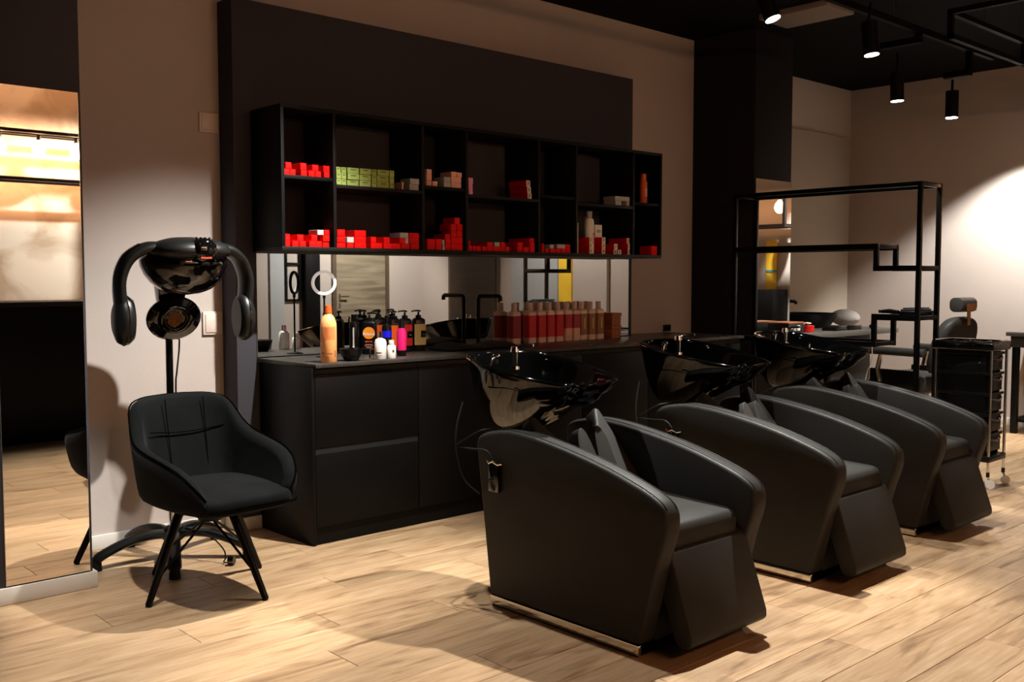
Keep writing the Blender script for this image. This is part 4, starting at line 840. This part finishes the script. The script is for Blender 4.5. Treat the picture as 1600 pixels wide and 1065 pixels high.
G().tube([(-.08, 0, .018), (0, 0, .022), (.07, 0, .018)], [.015, .02, .016], 10).build('clipper_body', M_PLAST, t); G().box(.07, -.018, .006, .095, .018, .028).build('blade', M_STEEL, t)
# items on the frame shelf ledge
t = thing('hair_clipper', 'small black clipper lying on the low frame shelf rail', 'clipper', (6.31, 3.12, 1.1), 1.3)
t.location = (6.179, 3.10, 1.0855)
G().tube([(-.07, 0, .016), (0, 0, .02), (.06, 0, .016)], [.012, .0155, .012], 10).build('clipper_body', M_PLAST, t); G().box(.058, -.014, .006, .08, .014, .026).build('blade', M_STEEL, t)
t = thing('tool_case', 'black tool case with open flaps resting on the low frame shelf', 'case', (6.312, 2.985, 1.0855))
G().box(-.145, -.05, .0, .145, .05, .022).build('case_base', M_PLAST, t, bevel=.004); G().box(-.13, -.045, .0224, .12, .045, .034).build('case_flap', M_TOWEL, t, bevel=.003); G().box(-.10, -.03, .0344, .13, .045, .043).build('case_flap', M_TOWEL, t, bevel=.003)
# white socket-lead under the frame
tag(G((6.18, 3.21, .87)).tube(catmull([(6.16, 3.205, .868), (6.15, 3.20, .80), (6.16, 3.22, .74), (6.19, 3.25, .70), (6.16, 3.26, .55), (6.15, 3.24, .30), (6.14, 3.22, .006)], 4), .003, 6).build('loose_cable', M_SILV, loc=(6.18, 3.21, .87)), 'thin pale cable hanging below the metal frame shelf', 'cable')

# ------------------------------------------------------------------ side table at the right edge
O = (9.0, 3.0, 0)
t = thing('side_table', 'grey-topped table on black square legs at the right edge by the wall', 'table', O)
G(O).box(8.79, 2.20, .83, 9.28, 3.375, .865).build('table_top', M_GREYTOP, t, bevel=.002)
G(O).box(8.82, 2.24, .735, 9.26, 3.345, .8295).build('apron', M_DESK, t, bevel=.002)
for x in (8.83, 9.20):
    for y in (2.25, 3.285): G(O).box(x, y, .0005, x + .05, y + .05, .7345).build('leg', M_METAL, t, bevel=.002)
    G(O).box(x + .01, 2.30, .10, x + .04, 3.285, .13).build('stretcher', M_METAL, t)
for y in (2.26, 3.30): G(O).box(8.88, y, .10, 9.20, y + .03, .13).build('stretcher', M_METAL, t)

# ------------------------------------------------------------------ ceiling tracks and spotlights
O = (4.0, 2.97, 3.18)
t = thing('ceiling_track', 'long black suspended lighting track above the shampoo basins', 'track')
t.location = O
G(O).box(1.2, 2.955, 2.86, 7.35, 2.985, 2.90).build('track_rail', M_TRACK, t)
for x in (1.5, 3.4, 5.9): G(O).cyl((x, 2.97, 2.90), (x, 2.97, 3.179), .004, n=6).build('suspension_wire', M_STEEL, t)
G(O).box(6.2, 2.99, 2.80, 6.24, 3.22, 2.84).build('bracket_arm', M_TRACK, t); G(O).box(6.95, 2.99, 2.70, 6.99, 3.14, 2.74).build('bracket_arm', M_TRACK, t)
G(O).box(6.95, 2.955, 2.70, 6.99, 2.99, 2.86).build('bracket_drop', M_TRACK, t); G(O).box(6.2, 2.955, 2.80, 6.24, 2.99, 2.86).build('bracket_drop', M_TRACK, t)
O = (7.6, 2.5, 3.18)
t = thing('ceiling_grid', 'black suspended square-tube lighting grid at the upper right', 'track'); t.location = O
for y in (2.05, 2.62): G(O).box(5.9, y, 2.86, 9.2, y + .03, 2.89).build('grid_bar', M_TRACK, t); G(O).box(5.9, y, 2.72, 9.2, y + .03, 2.75).build('grid_bar', M_TRACK, t)
for x in (5.9, 7.0, 8.1, 9.17):
    G(O).box(x, 2.05, 2.86, x + .03, 2.65, 2.89).build('grid_cross', M_TRACK, t); G(O).box(x, 2.05, 2.72, x + .03, 2.08, 2.89).build('grid_upright', M_TRACK, t); G(O).box(x, 2.62, 2.72, x + .03, 2.65, 2.89).build('grid_upright', M_TRACK, t)
for x, y in ((6.38, 2.635), (6.95, 2.635), (7.65, 2.635), (8.6, 2.065)): G(O).cyl((x, y, 2.89), (x, y, 3.179), .003, n=6).build('suspension_wire', M_STEEL, t)
for k, (p, tg, cone, watt, lb) in enumerate(SPOTS):
    p = Vector(p); d = (Vector(tg) - p).normalized()
    t = thing('ceiling_spotlight', lb, 'spotlight', p, 0, 'black cylinder ceiling spotlights')
    top = -d * .185
    G().cyl(Vector((0, 0, 0)) - d * .002, top, .043, n=28).build('lamp_body', M_TRACK, t)
    G().cyl(d * .0005 - d * .003, d * .0015, .039, n=28).build('lens', M_LENS, t)
    hz = (2.86 if abs(p.y - 2.97) < .16 and k not in (2, 3) else ZC) - p.z
    if k == 2: hz = 2.80 - p.z
    if k == 3: hz = 2.70 - p.z
    G().tube([top + d * .03, top - d * .02, Vector((top.x * .6, top.y * .6, min(hz, top.z + .06))), Vector((top.x * .6, top.y * .6, hz))], .009, 8).build('stem', M_TRACK, t)
    L = bpy.data.lights.new('spot_lamp', 'SPOT'); L.energy = watt; L.color = SPOT_COL; L.spot_size = math.radians(cone); L.spot_blend = .95 if watt == 720 else .5; L.shadow_soft_size = .022
    lo = bpy.data.objects.new('spot_lamp', L); COL.objects.link(lo); lo.parent = t; lo.location = d * .01
    lo.rotation_euler = d.to_track_quat('-Z', 'Y').to_euler()

# ------------------------------------------------------------------ mirror on the column
t = thing('column_mirror', 'narrow mirror on the dark column reflecting glowing bulbs', 'mirror', (6.70, 4.318, .905))
O = (6.70, 4.318, .905)
G(O).box(6.452, 4.314, .905, 6.944, 4.3195, 2.069).build('backing', M_MEDGE, t); G(O).box(6.454, 4.3122, .907, 6.942, 4.3139, 2.067).build('mirror_glass', M_MIRROR, t)

# ------------------------------------------------------------------ the far side of the room, seen in the mirrors
def bulb_frame(lab, O, along, n, length, depth, h, watts):  # watts: bulb material
    """open black frame with a row of globe bulbs hanging from its top bars; along 'x' or 'y'"""
    t = thing('bulb_shelf', lab, 'lamp', O, 0 if along == 'x' else PI / 2)
    s_ = .03
    for y in (-depth / 2, depth / 2 - s_):
        for z in (0, h - s_): G().box(-length / 2, y, z, length / 2, y + s_, z + s_).build('frame_bar', M_METAL, t)
        for x in (-length / 2, length / 2 - s_): G().box(x, y, s_, x + s_, y + s_, h - s_).build('frame_upright', M_METAL, t)
    for x in (-length / 2, length / 2 - s_):
        for z in (0, h - s_): G().box(x, -depth / 2 + s_, z, x + s_, depth / 2 - s_, z + s_).build('frame_cross', M_METAL, t)
    G().box(-length / 2, -.015, h - s_, length / 2, .015, h).build('lamp_bar', M_METAL, t)
    for k in range(n):
        x = -length / 2 + length * (k + .5) / n
        b = G().lathe([(.0, -.165), (.02, -.162), (.045, -.140), (.055, -.105), (.045, -.065), (.02, -.035), (.016, -.02)], c=(x, 0, h - s_ - .02), n=18).build('bulb', watts, t)
        G().cyl((x, 0, h - s_), (x, 0, h - s_ - .045), .019, n=12).build('bulb_socket', M_METAL, b)
    return t
struct(G().box(.6, -1.50, 0, 4.5, -1.38, ZC).build('wall_partition', M_CONC))
bulb_frame('black frame shelf with glowing globe bulbs on the concrete wall, reflected at left', (3.0, -1.0, 2.18), 'x', 7, 2.3, .30, .45, M_BULB)
bulb_frame('black frame shelf with glowing globe bulbs by the right wall, reflected in the column mirror', (9.05, 2.55, 1.84), 'y', 3, .95, .30, .36, M_BULB2)
O = (3.0, -.15, 0)
t = thing('reception_desk', 'black reception desk reflected in the tall left mirror', 'desk', O)
G(O).box(1.6, -.45, .0005, 4.2, .18, 1.09).build('desk_body', M_CAB, t, bevel=.004); G(O).box(1.58, -.47, 1.0905, 4.22, .20, 1.13).build('desk_top', M_CABIN, t, bevel=.004)
# door in the front wall
O = (8.19, Y0, 0)
t = struct(G(O).box(7.70, Y0 - .002, .0005, 7.765, Y0 + .03, 2.16).build('door_1', M_DOORF, loc=O))
G(O).box(8.615, Y0 - .002, .0005, 8.68, Y0 + .03, 2.16).build('jamb', M_DOORF, t); G(O).box(7.7655, Y0 - .002, 2.10, 8.6145, Y0 + .03, 2.16).build('lintel', M_DOORF, t)
lf = G(O).box(7.768, Y0 + .001, .006, 8.612, Y0 + .022, 2.097).build('door_leaf', M_DOOR, t)
h_ = G(O).box(7.80, Y0 + .0225, 1.0, 7.835, Y0 + .03, 1.09).build('handle_plate', M_STEEL, t); G(O).tube([(7.818, Y0 + .026, 1.055), (7.818, Y0 + .07, 1.055), (7.94, Y0 + .072, 1.055)], .011, 8).build('door_handle', M_STEEL, t)
G(O).box(7.80, Y0 + .0225, .90, 7.835, Y0 + .03, .96).build('lock_plate', M_STEEL, t)
# brown double doorway and colour strips on the right wall
O = (X1, -1.45, 0)
t = struct(G(O).box(X1 - .03, -2.02, .0005, X1, -.90, 2.6).build('door_2', M_DOORF, loc=O))
G(O).box(X1 - .045, -1.96, .006, X1 - .0305, -.96, 2.52).build('door_leaf', M_DOOR2, t); G(O).cyl((X1 - .046, -1.05, 1.05), (X1 - .09, -1.05, 1.05), .014, n=12).build('door_handle', M_STEEL, t)
struct(G().box(X1 - .02, -.65, 0, X1, .24, ZC - .001).build('trim_3', M_GREYW)); struct(G().box(X1 - .05, 1.10, 0, X1 - .0005, 1.13, 2.6).build('trim_4', M_SILV))
tag(G((X1, .36, 1.2)).box(X1 - .03, .27, 1.0, X1 - .0005, .50, 2.5).build('yellow_panel', M_YELLOW, loc=(X1, .36, 1.2)), 'bright yellow panel on the right wall, reflected in the counter mirror', 'curtain')  # plain yellow panel on the wall
t = thing('yellow_strip', 'narrow yellow strip with blue bands, reflected in the column mirror', 'banner', (X1, 2.62, 1.2))  # plain yellow strip crossed by blue bands
G((X1, 2.62, 1.2)).box(X1 - .015, 2.56, 1.16, X1 - .0005, 2.69, 1.72).build('strip_face', M_YELLOW, t)
for z in (1.38, 1.60): G((X1, 2.62, 1.2)).box(X1 - .018, 2.555, z, X1 - .0155, 2.695, z + .025).build('blue_band', M_BLUE, t)
# black wardrobe and black-framed mirror by the front wall
O = (7.34, Y0 + .05, 0)
t = thing('black_wardrobe', 'tall black wardrobe reflected at the left of the counter mirror', 'wardrobe', O)
G(O).box(7.22, Y0 + .001, .0005, 7.46, Y0 + .08, 2.3).build('body', M_CAB, t, bevel=.003); G(O).box(7.225, Y0 + .0805, .06, 7.455, Y0 + .098, 2.28).build('door', M_CAB, t, bevel=.003)
t = thing('black_picture_frame', 'black metal frame reflected left of the wardrobe', 'frame', (7.05, Y0 + .02, 1.0))
O = (7.05, Y0 + .02, 1.0)
for a in ((6.95, 1.0, 6.98, 2.35), (7.17, 1.0, 7.20, 2.35), (6.98, 2.32, 7.17, 2.35), (6.98, 1.0, 7.17, 1.03), (6.98, 1.5, 7.17, 1.53)): G(O).box(a[0], Y0 + .001, a[1], a[2], Y0 + .03, a[3]).build('frame_bar', M_METAL, t)
struct(G().box(6.72, Y0 + .0005, 0, 6.93, Y0 + .025, ZC - .001).build('trim_5', M_GREYW))

O = (9.13, 2.55, .8655)
t = thing('storage_cabinet', 'low black cabinet on the right table, reflected in the column mirror', 'cabinet', O)
G(O).box(8.99, 2.28, .8655, 9.27, 2.84, 1.20).build('body', M_CAB, t, bevel=.003)
for y in (2.285, 2.565): G(O).box(8.975, y, .875, 8.9895, y + .27, 1.19).build('door', M_CAB, t, bevel=.002)
